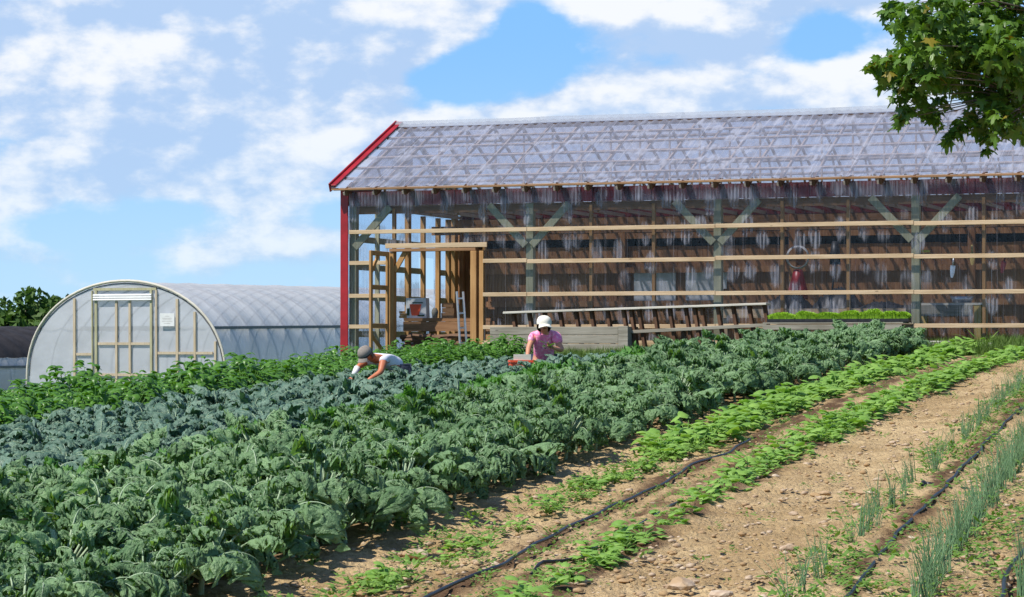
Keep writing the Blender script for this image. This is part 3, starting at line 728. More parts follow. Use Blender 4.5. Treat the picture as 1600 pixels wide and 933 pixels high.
def elbow(x, y, label):
    mb = MB(); z = gz(x, y)+.045
    mb.tube([(x-.03, y-.10, z-.02), (x-.01, y-.03, z+.01), (x+.0, y+.06, z), (x+.03, y+.12, z-.02)], .021, 8); mb.tube([(x, y+.0, z), (x+.07, y-.02, z-.01)], .019, 8)
    tag(mb.obj('hose_connector', M_hose, None, True), label, 'hose fitting')
elbow(rowx(1.93, 20.6)-.10, 20.6, 'blue-black connector joining the hose between the onion rows')

# ------------------------------------------------------------------ barn
TH = radians(20)
BO = Vector((-3.21, 49.46, EYE-.35))
def bworld(s, t, z): return Vector((BO.x+s*cos(TH)+t*sin(TH), BO.y-s*sin(TH)+t*cos(TH), BO.z+z))
def su(u, t=0.0):                # position along the wall of a direction u, t metres behind the wall
    r = (u-800)/4000
    return (r*(BO.y+t*cos(TH))-BO.x-t*sin(TH))/(cos(TH)+r*sin(TH))
def zv(v, s, t=0.0):             # height above the barn base seen at level v
    return EYE+(538-v)/4000*(BO.y-s*sin(TH)+t*cos(TH))-BO.z
barn = thing('greenhouse_barn', BO, -TH, 'long red-trimmed timber barn greenhouse with clear corrugated roof and walls', 'barn')
LB, DB = 22.2, 6.0
ZE, ZR = 3.36, 4.85           # eave edge, ridge
OV = .35
slope = (ZR-ZE)/(3+OV)
def rz_(t): return ZE+(t+OV)*slope if t <= 3 else ZE+(6+OV-t)*slope
def part(mb, name, m, smooth=False, bevel=0, parent=None): return mb.obj(name, m, parent or barn, smooth, None, bevel)

def corrugated(x0, x1, yz0, yz1, nrm, name, m, wave=.068, amp=.0105, nrow=8, holes=None, axis='x', joggle=.004):
    """sheet from x0..x1 along axis, between two (t, z) points"""
    n = int((x1-x0)/wave*6); xs = np.linspace(x0, x1, n); rr = np.linspace(0, 1, nrow)
    X, R = np.meshgrid(xs, rr, indexing='ij')
    w = np.cos(X*2*pi/wave)*amp; w = np.sign(w)*np.abs(w/amp)**.7*amp
    pid = np.floor(X/.66); tilt = (_hash(pid.astype(np.int64), (pid*0).astype(np.int64), 7)-.5)
    fr = X/.66-pid
    w = w+joggle*(fr-.5)*1.0+tilt*.010*np.sin(R*pi)+(vnoise(X*1.3, R*3, 3)-.5)*.03*np.sin(R*pi)**.5
    T = yz0[0]+(yz1[0]-yz0[0])*R+nrm[0]*w; Z = yz0[1]+(yz1[1]-yz0[1])*R+nrm[1]*w
    P = np.stack([X, T, Z], -1) if axis == 'x' else np.stack([T, X, Z], -1)
    mb = MB(); mb.grid(P)
    return part(mb, name, m, True)
# front wall sheets: left of door, above door, right of door
DL, DR, DZ = .96, 2.66, 2.12
ft = -.045
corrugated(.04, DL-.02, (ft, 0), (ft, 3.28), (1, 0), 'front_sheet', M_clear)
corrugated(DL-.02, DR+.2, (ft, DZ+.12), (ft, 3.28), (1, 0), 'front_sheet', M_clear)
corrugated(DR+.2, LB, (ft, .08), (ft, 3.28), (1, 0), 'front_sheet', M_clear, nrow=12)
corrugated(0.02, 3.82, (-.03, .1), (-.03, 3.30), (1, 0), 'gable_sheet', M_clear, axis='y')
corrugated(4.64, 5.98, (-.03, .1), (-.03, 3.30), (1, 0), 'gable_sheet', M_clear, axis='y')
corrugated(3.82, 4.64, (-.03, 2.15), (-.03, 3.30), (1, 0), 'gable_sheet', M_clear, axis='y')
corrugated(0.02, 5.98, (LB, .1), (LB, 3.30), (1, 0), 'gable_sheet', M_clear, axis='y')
# gable triangles
for X in (-.03, LB):
    mb = MB(); mb.add([(X, 0, 3.32), (X, 6, 3.32), (X, 3, rz_(3)-.06), (X+.012, 0, 3.32), (X+.012, 6, 3.32), (X+.012, 3, rz_(3)-.06)], [(0, 1, 2), (5, 4, 3), (0, 3, 4, 1), (1, 4, 5, 2), (2, 5, 3, 0)])
    part(mb, 'gable_triangle_sheet', M_clearroof)
# roof sheets
nl_ = math.hypot(3+OV, ZR-ZE); nx, nz = -(ZR-ZE)/nl_, (3+OV)/nl_
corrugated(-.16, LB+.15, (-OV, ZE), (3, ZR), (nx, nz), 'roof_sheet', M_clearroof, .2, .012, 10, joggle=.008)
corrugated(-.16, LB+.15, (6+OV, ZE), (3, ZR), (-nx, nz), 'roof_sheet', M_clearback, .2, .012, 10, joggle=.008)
# ridge cap: bent clear sheet with lapped lengths
k = 0; x = -.2
while x < LB:
    mb = MB(); x1 = min(x+3.1, LB+.2); xs = np.linspace(x, x1, 30); pr = [(-.24, -.10), (-.21, -.075), (-.10, .0), (-.04, .035), (0, .04), (.04, .035), (.10, .0), (.22, -.08)]
    P = np.array([[(a, 3+p, ZR+.02+z+.004*sin(a*1.9+1)+.004*(k % 2)) for p, z in pr] for a in xs])
    mb.grid(P); part(mb, 'ridge_cap', M_cap, True); x = x1-.08; k += 1
mb = MB(); mb.box(((LB-.1)/2, 3-.19, ZR-.12), (LB, .05, .06)); part(mb, 'ridge_board', M_darkwood)
# red trims
mb = MB(); mb.bb(-.085, .075, -.075, -.0505, -.2, ZE-.02); mb.bb(-.085, -.06, -.05, .09, -.2, ZE-.02)
part(mb, 'corner_trim', M_red, False, .004)
mb = MB()
for t0, t1 in ((-OV, 3), (3, 6+OV)):
    a = (-.19, t0, rz_(t0)+.0); b = (-.19, t1, rz_(t1)+.0); mb.beam(a, b, .03, .17); mb.beam((-.13, t0, rz_(t0)+.04), (-.13, t1, rz_(t1)+.04), .14, .025)
part(mb, 'rake_trim', M_red, False, .004)
mb = MB()
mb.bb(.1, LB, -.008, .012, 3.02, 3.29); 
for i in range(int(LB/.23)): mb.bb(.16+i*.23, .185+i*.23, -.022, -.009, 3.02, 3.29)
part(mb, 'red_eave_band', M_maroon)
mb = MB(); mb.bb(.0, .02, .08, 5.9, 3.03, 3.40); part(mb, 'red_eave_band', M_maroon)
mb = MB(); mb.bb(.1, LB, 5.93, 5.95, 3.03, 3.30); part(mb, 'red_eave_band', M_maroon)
# frame: posts and braces
for kx in (0.12, 3.75, 7.41, 11.07, 14.73, 18.39, 22.0):
    for t in (.12, 5.88):
        mb = MB(); mb.bb(kx-.075, kx+.075, t-.07, t+.07, -.4, 3.02); part(mb, 'post', M_treated if t < 1 else M_brown, False, .008)
        for sg in ((-1, 1) if t < 1 else ()):
            if kx+sg*.8 < 0 or kx+sg*.8 > LB: continue
            mb = MB(); mb.beam((kx+sg*.06, t-.115, 2.21), (kx+sg*.80, t-.115, 2.99), .045, .14); part(mb, 'knee_brace', M_treated, False, .006)
mb = MB(); mb.bb(.1, LB, .06, .10, 2.86, 3.01); part(mb, 'top_plate', M_brownx)
mb = MB(); mb.bb(.1, LB, 5.85, 5.9, 2.83, 3.01); part(mb, 'top_plate', M_brownx)
mb = MB(); mb.bb(.1, LB, 4.2, 4.25, 2.62, 2.80); part(mb, 'tie_beam', M_brownx)
# studs
studs = [(.98, .2, 2.96, 0), (2.84, DZ, 2.96, 0)]
for b in (3.75, 7.41, 11.07, 14.73, 18.39):
    studs += [(b+1.22, .1, 2.96, 0), (b+2.44, .1, 2.96, 0)]
for s, z0, z1, _ in studs:
    mb = MB(); mb.bb(s-.03, s+.03, .03, .12, z0, z1); part(mb, 'stud', M_lumber_v, False, .004)
for t, w in ((1.4, .05), (3.0, .15), (3.82, .09), (4.66, .10), (5.25, .12), (5.62, .18)):
    mb = MB(); mb.bb(.02, .11, t-w/2, t+w/2, .0, 3.0 if w < .15 else 4.5); part(mb, 'stud', M_lumber_v if t > 2 else M_treated, False, .004)
# girts
gir = [2.51, 1.92, 1.29, .68]
for i, z in enumerate(gir):
    segs = [(.10, LB)] if i == 0 else [(.10, DL-.05), (DR+.2, LB)]
    for a, b in segs:
        x = a; kk = 0
        while x < b-.1:
            x1 = min(x+3.66*(1 if x > a else (3.75-a)/3.66 if a < 3.75 else 1), b)
            mb = MB(); dzz = rnd.uniform(-.012, .012); mb.bb(x+.004, x1-.004, -.105, -.066, z-.038+dzz, z+.038+dzz); part(mb, 'girt', M_lumber, False, .004)
            x = x1; kk += 1
mb = MB(); mb.bb(DR+.2, 10.9, -.105, -.066, .30, .42); part(mb, 'skirt_board', M_lumber)
mb = MB(); mb.bb(5, LB, -.10, -.066, .02, .10); part(mb, 'sill_beam', M_grey)
for z in (2.40, 1.86, 1.27, .55):
    for (a, b) in ((.18, 3.78), (4.7, 5.8)):
        mb = MB(); mb.bb(.0, .04, a, b, z-.06, z+.06); part(mb, 'girt', M_treated, False, .004)
for z in (2.62, 1.9, 1.2): 
    mb = MB(); mb.bb(.3, LB-.1, 5.83, 5.875, z-.06, z+.06); part(mb, 'girt', M_brown)
# back wall
mb = MB(); x = .06; 
while x < LB:
    w = rnd.uniform(.17, .26); dd = rnd.uniform(0, .014); mb.bb(x+.004, min(x+w, LB), 5.96+dd, 5.985+dd, -.3, 2.40+rnd.uniform(-.01, .01)); x += w
part(mb, 'back_wall', M_brown)
mb = MB(); x = .06
while x < LB:
    w = rnd.uniform(.2, .3); mb.bb(x+.003, min(x+w, LB), 5.96, 5.98, 2.72, 3.36); x += w
part(mb, 'back_wall_upper_boards', M_brown)
mb = MB(); mb.bb(.06, LB, 6.02, 6.04, 2.2, 2.9); part(mb, 'dark_strip', M_hdark)  # near-black sheet added behind the gap between the wall boards
for (a, b, z0, z1) in ((su(990, 5.9), su(1018, 5.9), 1.20, 1.92), (su(1022, 5.9), su(1055, 5.9), 1.20, 1.95), (su(1071, 5.9), su(1117, 5.9), 1.20, 1.92)):
    mb = MB(); mb.bb(a, b, 5.925, 5.94, z0, z1); part(mb, 'white_wall_sheet', M_white)
for (a, b) in ((su(1122, 5.9), su(1135, 5.9)),):
    mb = MB(); mb.bb(a, b, 5.925, 5.94, 1.5, 1.95); part(mb, 'white_wall_sheet', M_white)
# trusses
x = .1; k = 0
while x < LB+.1:
    mb = MB()
    for t0, t1 in ((-OV+.02, 2.98), (6+OV-.02, 3.02)):
        mb.beam((x, t0, rz_(t0)-.13), (x, t1, rz_(t1)-.13), .035, .06)
    mb.beam((x, 0, 3.06), (x, 6, 3.06), .035, .07)
    for (ta, tb) in ((1.2, 1.9), (4.8, 4.1), (3, 3.0001)):
        za = rz_(ta)-.17 if ta != 3 else rz_(3)-.2
        mb.beam((x+.041, ta, za), (x+.041, tb, 3.06), .03, .05)
    part(mb, 'roof_truss', M_purlin); x += .61; k += 1
for j in range(7):
    for sg in (0, 1):
        q = .06+j*.535; t = -OV+.06+j*.53; t = min(t, 2.86)
        tt = t if sg == 0 else 6-t
        mb = MB(); mb.box((LB/2, tt, rz_(tt)-.055), (LB+.25, .06, .035), Matrix.Rotation(math.atan(slope)*(1 if sg == 0 else -1), 3, 'X')); part(mb, 'purlin', M_purlin)
# rafter tails
x = .1
while x < LB+.1:
    mb = MB(); mb.beam((x+.045, -OV+.03, rz_(-OV)-.10), (x+.045, .0, rz_(0)-.10), .05, .14); part(mb, 'rafter_tail', M_darkwood); x += .61
mb = MB(); mb.bb(-.15, LB+.15, -OV-.012, -OV+.012, ZE-.05, ZE-.02); part(mb, 'eave_drip_edge', M_brownx)
# doorway
mb = MB(); mb.bb(DR-.05, DR+.07, -.10, .10, -.3, DZ); part(mb, 'door_post', M_lumber_v, False, .006)
mb = MB(); mb.bb(DR+.11, DR+.2, -.06, .08, -.3, DZ); part(mb, 'door_post', M_lumber_v, False, .006)
mb = MB(); mb.bb(DL-.06, DL+.06, -.06, .10, -.3, DZ); part(mb, 'door_post', M_lumber_v, False, .006)
mb = MB(); mb.bb(DL-.1, DR+.28, -.09, -.051, DZ+.07, DZ+.16); part(mb, 'door_header', M_lumber, False, .004)
mb = MB(); mb.bb(DL-.02, DR+.05, -.085, .08, DZ+.005, DZ+.062); part(mb, 'door_header', M_brownx, False, .004)
mb = MB(); mb.beam((DL+.06, 0, 1.75), (DL+.28, 0, DZ), .05, .09); part(mb, 'corner_brace', M_lumber_v)
# open door leaf, swung out square to the wall
y0, y1 = -.10, -1.0
leaf = MB()
for t in (y0-.05, y1+.05): leaf.bb(DL-.05, DL-.005, t-.045, t+.045, .02, DZ)
for z in (DZ-.045, 1.43, .70, .08): leaf.bb(DL-.05, DL-.005, y1+.096, y0-.096, z-.045, z+.045)
leaf.beam((DL-.028, y1+.08, DZ-.4), (DL-.028, y1+.4, DZ-.08), .03, .08)
leaf.beam((DL-.028, y1+.1, .5), (DL-.028, y0-.1, .15), .03, .08)
dr = part(leaf, 'door', M_lumber_v, False, .004)

# ------------------------------------------------------------------ things inside and in front of the barn
def bthing(name, s, t, z, label, cat, group=None, rz=0):
    return thing(name, bworld(s, t, z), -TH+rz, label, cat, group)
GB = -.02     # barn floor, local
# work table in the doorway
T = bthing('work_table', 1.72, 1.0, 0, 'heavy rough timber work table inside the open doorway', 'table')
mb = MB(); mb.bb(-.78, 1.02, -.35, .35, .80, .86); mb.obj('tabletop', M_brownx, T)
mb = MB(); mb.bb(-.78, 1.02, -.375, -.351, .60, .79); mb.obj('apron', M_brownx, T)
for x in (-.42, .95):
    for y in (-.28, .28):
        mb = MB(); mb.bb(x-.06, x+.06, y-.06, y+.06, -.1, .799); mb.obj('leg', M_lumber_v, T)
zt = .86
bx = bthing('printed_bag', su(651, .9), .95, zt, 'white bag printed with a red flower pot on the work table', 'bag')
mb = MB(); P = []
for z in np.linspace(0, .38, 7): P.append([(x*(1-.06*(z/.38)), y, z) for x, y in ((-.22, -.09), (-.11, -.115), (0, -.12), (.11, -.115), (.22, -.09), (.22, .09), (0, .11), (-.22, .09), (-.22, -.09))])
mb.grid(np.array(P)); mb.box((0, 0, .382), (.41, .18, .02)); mb.obj('sack', M_white, bx, False)
mb = MB(); mb.add([(-.075, -.126, .05), (.075, -.126, .05), (.13, -.126, .27), (-.12, -.126, .27), (-.075, -.122, .05), (.075, -.122, .05), (.13, -.122, .27), (-.12, -.122, .27)], [(0, 1, 2, 3), (7, 6, 5, 4), (0, 4, 5, 1), (1, 5, 6, 2), (2, 6, 7, 3), (3, 7, 4, 0)])
mb.obj('red_pot_print', M_orange, bx)
mb = MB(); mb.box((.12, -.125, .05), (.14, .004, .03)); mb.box((.05, -.125, .30), (.22, .004, .02)); mb.box((-.15, -.122, .12), (.05, .004, .14)); mb.obj('green_leaf_print', M_green_pot, bx)
def crate_small(s, t, z, w, h, dpt, label, m, name='wooden_block'):
    o = bthing(name, s, t, z, label, 'block'); mb = MB()
    mb.box((0, 0, h*.17), (w, dpt, h*.32)); mb.box((.01, 0, h*.5), (w*.96, dpt*.97, h*.3)); mb.box((-.01, .01, h*.83), (w*.9, dpt*.95, h*.3)); mb.obj('stack_of_offcuts', m, o)
crate_small(su(631, .9), .95, zt, .16, .14, .2, 'low pile of wood offcuts left of the printed bag', M_lumber_v, 'offcut_pile')
crate_small(su(700, .9), 1.0, zt, .26, .30, .25, 'taller pile of wood offcuts right of the printed bag', M_brownx, 'offcut_pile')
mb = MB(); mb.lathe([(0, 0), (.05, 0), (.065, .12), (.055, .16), (.03, .2), (0, .2)], 14); o = mb.obj('jar', M_grey, None, True, bworld(su(678, .9), .95, zt)); tag(o, 'small cloudy jar between the printed bag and the offcuts', 'jar')
# firewood
fw = bthing('firewood_pile', 1.85, .35, 0, 'dark heap of split firewood under the work table', 'firewood')
k = 0
for z in np.arange(.05, .56, .075):
    for j in range(7):
        a = rnd.uniform(-.35, .35); x = rnd.uniform(-.55, .6); L = rnd.uniform(.35, .7); y = rnd.uniform(-.35, .15)
        mb = MB(); r = rnd.uniform(.03, .05); tl = rnd.uniform(-.1, .1)
        mb.tube([(x-L/2*cos(a), y-L/2*sin(a), z-tl*.5), (x, y, z), (x+L/2*cos(a), y+L/2*sin(a), z+tl*.5)], r, 5); mb.obj('split_log', M_firewood, fw); k += 1
# ladder
ld = bthing('step_ladder', 2.545, -.22, 0, 'narrow white aluminium ladder leaning in the right of the doorway', 'ladder', rz=.9)
for x in (-.07, .07):
    mb = MB(); mb.beam((x, 0, -.1), (x, .18, 1.35), .02, .05); mb.obj('rail', M_alu, ld)
for z in np.arange(.1, 1.3, .28):
    mb = MB(); mb.beam((-.07, .025+.13*z, z), (.07, .025+.13*z, z), .03, .03); mb.obj('rung', M_alu, ld)
# inside benches
def bench(s0, s1, t, z, label, m=M_brownx):
    o = bthing('potting_bench', (s0+s1)/2, t, 0, label, 'bench', 'long potting benches inside the barn'); L = s1-s0
    mb = MB(); mb.bb(-L/2, L/2, -.5, .5, z-.03, z); mb.obj('bench_top', m, o)
    mb = MB(); mb.bb(-L/2, L/2, -.53, -.503, z-.17, z); mb.obj('bench_apron', m, o)
    for x in np.arange(-L/2+.1, L/2, 1.4):
        for y in (-.42, .42):
            mb = MB(); mb.bb(x-.045, x+.045, y-.045, y+.045, -.1, z-.031); mb.obj('leg', m, o)
bench(su(838, 2.2), su(1112, 2.2), 2.2, .98, 'long brown potting bench left of the second green post inside', M_brownx)
bench(su(1135, 2.2), su(1424, 2.2), 2.2, 1.02, 'long tan potting bench behind the seedling trays inside', M_lumber)
# interior objects
def mound(s, t, z, w, h, dpt, label, m, name, cat):
    rng = np.random.default_rng(int(s*100)); mb = MB(); n = 28
    P = [[((i/(n-1)-.5)*w, (j/9-.5)*dpt, h*max(0, 1-abs(2*i/(n-1)-1)**2.2)*max(0, 1-abs(2*j/9-1)**3)*(.75+.5*rng.random())) for j in range(10)] for i in range(n)]
    mb.grid(np.array(P)); o = mb.obj(name, m, None, True, bworld(s, t, z)); o.rotation_euler = (0, 0, -TH); tag(o, label, cat)
mound(su(1233, 2.2), 2.2, 1.021, .9, .28, .8, 'black sheeting heaped on the bench below the red sack', M_black, 'black_sheeting', 'sheeting')
mound(su(1310, 2.2), 2.2, 1.021, .95, .36, .8, 'black sheeting heaped higher at the middle of the tan bench', M_black, 'black_sheeting', 'sheeting')
mound(su(1380, 2.2), 2.2, 1.021, .9, .12, .8, 'flat black sheeting at the right end of the tan bench', M_black, 'black_sheeting', 'sheeting')
o = bthing('red_sack', su(1247, 4.5), 4.5, 1.25, 'dark red sack hanging inside the barn under a coiled hose', 'sack')
mb = MB(); mb.lathe([(0, 0), (.20, .0), (.19, .2), (.13, .42), (.09, .58), (.0, .62)], 16); mb.obj('sack_body', M_red, o, True)
mb = MB(); mb.lathe([(.20, -.008), (.24, .0), (.20, .008)], 24, (0, -.02, .83), 0, Matrix.Rotation(radians(90), 3, 'X')); o2 = mb.obj('hose_coil', M_white, None, True, bworld(su(1247, 4.4), 4.4, 1.25)); o2.rotation_euler = (0, 0, -TH); tag(o2, 'pale coiled hose hanging above the red sack', 'hose coil')
o = bthing('hanging_lamp', su(1305, 3.5), 3.5, 1.35, 'black lamp hood on a stand inside the third bay', 'lamp')
mb = MB(); mb.lathe([(0, 1.0), (.06, 1.0), (.10, .78), (.11, .55), (0, .55)], 14); mb.obj('lamp_hood', M_black, o, True)
mb = MB(); mb.tube([(0, 0, .6), (-.03, 0, .3), (-.08, 0, -.2)], .02, 6); mb.obj('stand', M_black, o, True)
o = bthing('hose_timer', su(1446, .3), .35, zv(395, su(1446), .3), 'small box with a yellow top fixed right of the third green post', 'timer')
mb = MB(); mb.box((0, 0, -.06), (.17, .1, .10)); mb.obj('box', M_green_pot, o); mb = MB(); mb.box((0, 0, .03), (.14, .1, .04)); mb.obj('cap', M_yel, o)
for i, (u, v, lab, m) in enumerate([(1520, 395, 'tan trowel hung from the girt at right', M_yellow), (1490, 415, 'grey hand tool hung left of the tan trowel', M_alu), (1570, 408, 'rusty hand tool hung right of the tan trowel', M_maroon)]):
    s = su(u, .25); z = zv(v, s, .25); mb = MB()
    mb.tube([(0, 0, .14), (0, 0, .0)], .018, 8); P = np.array([[((w-.5)*.09*(1-.6*(h/.22)**3), .012*abs(w-.5), -h) for w in (0, .25, .5, .75, 1)] for h in np.linspace(0, .22, 6)]); mb.grid(P); mb.grid(P+np.array((0, .006, 0)))
    o = mb.obj('hand_tool', m, None, True, bworld(s, .2, z)); o.rotation_euler = (0, .1*i, -TH); tag(o, lab, 'hand tool')
# sink table at the right
o = bthing('sink_table', su(1490, 1.3), 1.3, 0, 'grey-topped wash table on yellow legs inside the right bay', 'table')
mb = MB(); mb.bb(-.70, .62, -.4, .4, 1.06, 1.10); mb.obj('tabletop', M_greylt, o)
mb = MB(); mb.bb(-.70, .42, -.42, -.401, .86, 1.06); mb.obj('apron', M_grey, o)
for x in (-.6, .5):
    for y in (-.33, .33):
        mb = MB(); mb.bb(x-.06, x+.06, y-.06, y+.06, -.05, 1.059); mb.obj('leg', M_yellow, o)
mb = MB(); mb.bb(-.6, .5, -.3, .3, .28, .32); mb.obj('lower_shelf', M_grey, o)
mb = MB(); mb.lathe([(0, 0), (.16, 0), (.22, .12), (.205, .12), (.15, .015), (0, .015)], 20); o = mb.obj('basin', M_alu, None, True, bworld(su(1505, 1.3), 1.2, 1.10)); tag(o, 'metal basin standing on the wash table', 'basin')
# planters outside: raised box of grey boards
s0, s1 = su(766, -1.3), su(982, -1.3); zt_ = zv(511, s0, -1.3)
o = bthing('board_planter', (s0+s1)/2, -1.3, 0, 'long weathered grey board planter box in front of the barn wall', 'planter'); L = s1-s0
for i in range(5):
    z1 = zt_-i*.155
    mb = MB(); mb.bb(-L/2, L/2-.19, -.02, .02, z1-.147, z1); mb.obj('side_board', M_grey, o, False, None, .006)
    mb = MB(); mb.bb(-L/2, L/2, .56, .60, z1-.147, z1); mb.obj('side_board', M_grey, o, False, None, .006)
mb = MB(); mb.bb(L/2-.185, L/2, -.035, .02, zt_-.8, zt_+.01); mb.obj('end_post', M_grey, o, False, None, .006)
mb = MB(); mb.bb(L/2-.04, L/2, .022, .558, zt_-.8, zt_); mb.obj('end_board', M_grey, o)
mb = MB(); mb.bb(-L/2, -L/2+.04, .022, .558, zt_-.8, zt_); mb.obj('end_board', M_grey, o)
# leaning slat rack
t_r = -.95
sa, sb = su(792, t_r), su(1202, t_r); zr = zv(489, sa, t_r); zr2 = zv(475, sb, t_r)
o = bthing('slat_rack', 0, t_r, 0, 'long leaning rack with a pale top rail and dark slanting slats', 'rack')
mb = MB(); mb.beam((sa, -.05, zr), (sb, -.05, zr2), .34, .04, (0, 0, 1)); mb.obj('top_rail', M_greylt, o, False, None, .005)
sl_, n_ = su(985, t_r), 0
za, zb = zv(519, sl_, t_r), zv(508, sb, t_r)
mb = MB(); mb.beam((sl_, -.17, za), (sb, -.17, zb), .05, .06); mb.obj('lower_rail', M_grey, o, False, None, .004)
for u in (804, 829, 853, 877, 902, 926, 951, 976, 988, 1000, 1024, 1048, 1073, 1087, 1098, 1123, 1147, 1172, 1196):
    s = su(u, t_r); f = (s-sa)/(sb-sa); zt2 = zr+(zr2-zr)*f-.023
    mb = MB(); mb.beam((s, -.06, zt2), (s+.17, -.10 if u not in (988, 1087) else -.14, zt2-.92), .055, .135, (0, 1, 0)); mb.obj('slat', M_darkwood, o, False, None, .004)
# pallet bench with trays
t_p = -1.2; s0, s1 = su(1203, t_p), su(1420, t_p)
z0 = zv(497, s0, t_p)-.085
o = bthing('pallet_bench', (s0+s1)/2, t_p, 0, 'low bench of grey pallets carrying the seedling trays', 'pallet bench'); L = s1-s0
zs = zv(504, (s0+s1)/2, t_p)
for y in (-.45, -.22, 0, .22, .45):
    mb = MB(); mb.bb(-L/2, L/2, y-.06, y+.06, zs-.02, zs); mb.obj('deck_board', M_grey, o)
mb = MB(); mb.bb(-L/2, L/2-.02, -.52, -.48, zs-.125, zs-.04); mb.obj('front_beam', M_grey, o)
mb = MB(); mb.bb(-L/2, L/2-.02, .48, .52, zs-.135, zs-.025); mb.obj('rear_beam', M_grey, o)
for y in (-.45, .1, .45):
    mb = MB(); mb.bb(-L/2, L/2, y-.05, y+.05, zs-.19, zs-.165); mb.obj('base_board', M_grey, o)
for x in np.linspace(-L/2+.12, L/2-.14, 4):
    mb = MB(); mb.bb(x-.09, x+.09, -.44, .44, -.1, zs-.195); mb.obj('support_block', M_darkwood, o)
def tray(s, w, hh, label):
    o = bthing('seedling_tray', s, t_p-.18, zs+.002, label, 'seedling tray', 'seedling trays on the pallet bench')
    mb = MB()
    w2 = w/2
    for (a, b, c, d_) in ((-w2, w2, -.14, -.125), (-w2, w2, .125, .14), (-w2, -w2+.015, -.125, .125), (w2-.015, w2, -.125, .125)): mb.bb(a, b, c, d_, 0, .06)
    mb.bb(-w2, w2, -.14, .14, -.001, .01); mb.obj('tray', M_black, o)
    rng = np.random.default_rng(int(s*50)); mb = MB(); sh = []
    for i in range(900):
        x, y = rng.uniform(-w2+.01, w2-.01), rng.uniform(-.14, .14); a = rng.uniform(0, 6.28); h = .06+(hh*1.5)*(.45+.55*rng.uniform(0, 1))*(1-.55*abs(x/w2)**3)*(.9+.15*sin(x*9+s*3)); L_ = rng.uniform(.018, .034)
        V = [(x, y, .05), (x+.005, y, .05), (x+cos(a)*.01, y+sin(a)*.01, h), (x+cos(a)*L_, y+sin(a)*L_, h+.012), (x+cos(a+.9)*L_*.6, y+sin(a+.9)*L_*.6, h+.02), (x+cos(a-.9)*L_*.6, y+sin(a-.9)*L_*.6, h+.004)]
        mb.add(V, [(0, 1, 2), (2, 5, 3, 4)]); sh.append(np.full(6, rng.uniform(0, 1)))
    ob = bpy.data.objects.new('seedlings', mb.mesh('seedlings', [M_seed], False, np.concatenate(sh))); COL.objects.link(ob); ob.parent = o
for u, w, hh, lab in ((1223, .50, .07, 'leftmost tray of lime green seedlings, a little sparse'), (1262, .42, .09, 'second tray of lime green seedlings from the left'), (1296, .40, .09, 'third tray of lime green seedlings from the left'), (1327, .38, .11, 'fourth tray of lime green seedlings, left of the gap'),
        (1361, .42, .11, 'fifth and tallest tray of lime green seedlings'), (1392, .35, .08, 'second tray from the right, seedlings trimmed low'), (1412, .22, .07, 'small rightmost tray of seedlings by the green post')):
    tray(su(u, t_p-.18), w, hh, lab)
# pale kerb blocks and low board at right
for (u0, u1, v, h, t, lab) in ((1388, 1492, 524, .16, -1.0, 'long pale concrete block at the foot of the barn right of the kale'), (1500, 1552, 527, .12, -1.3, 'short pale concrete block behind the grass tuft')):
    a, b = su(u0, t), su(u1, t); w_ = bworld((a+b)/2, t, 0); zz = gz(w_.x, w_.y)
    mb = MB(); mb.box((0, 0, h/2), (b-a, .22, h)); o = mb.obj('concrete_block', M_concrete, None, False, (w_.x, w_.y, zz+.02), .015); o.rotation_euler = (0, 0, -TH); tag(o, lab, 'concrete block')
gt = bush_mesh(777, 40, .22, .22, .12, .2, M_grass, .3, 5, 3, 'tuft', .0, False)
w_ = bworld(su(1525, -1.6), -1.6, 0); link('grass_tuft', gt, (w_.x, w_.y, gz(w_.x, w_.y)), 0, 1.3, 'dark green leafy tuft between kale and the short concrete block', 'plant')

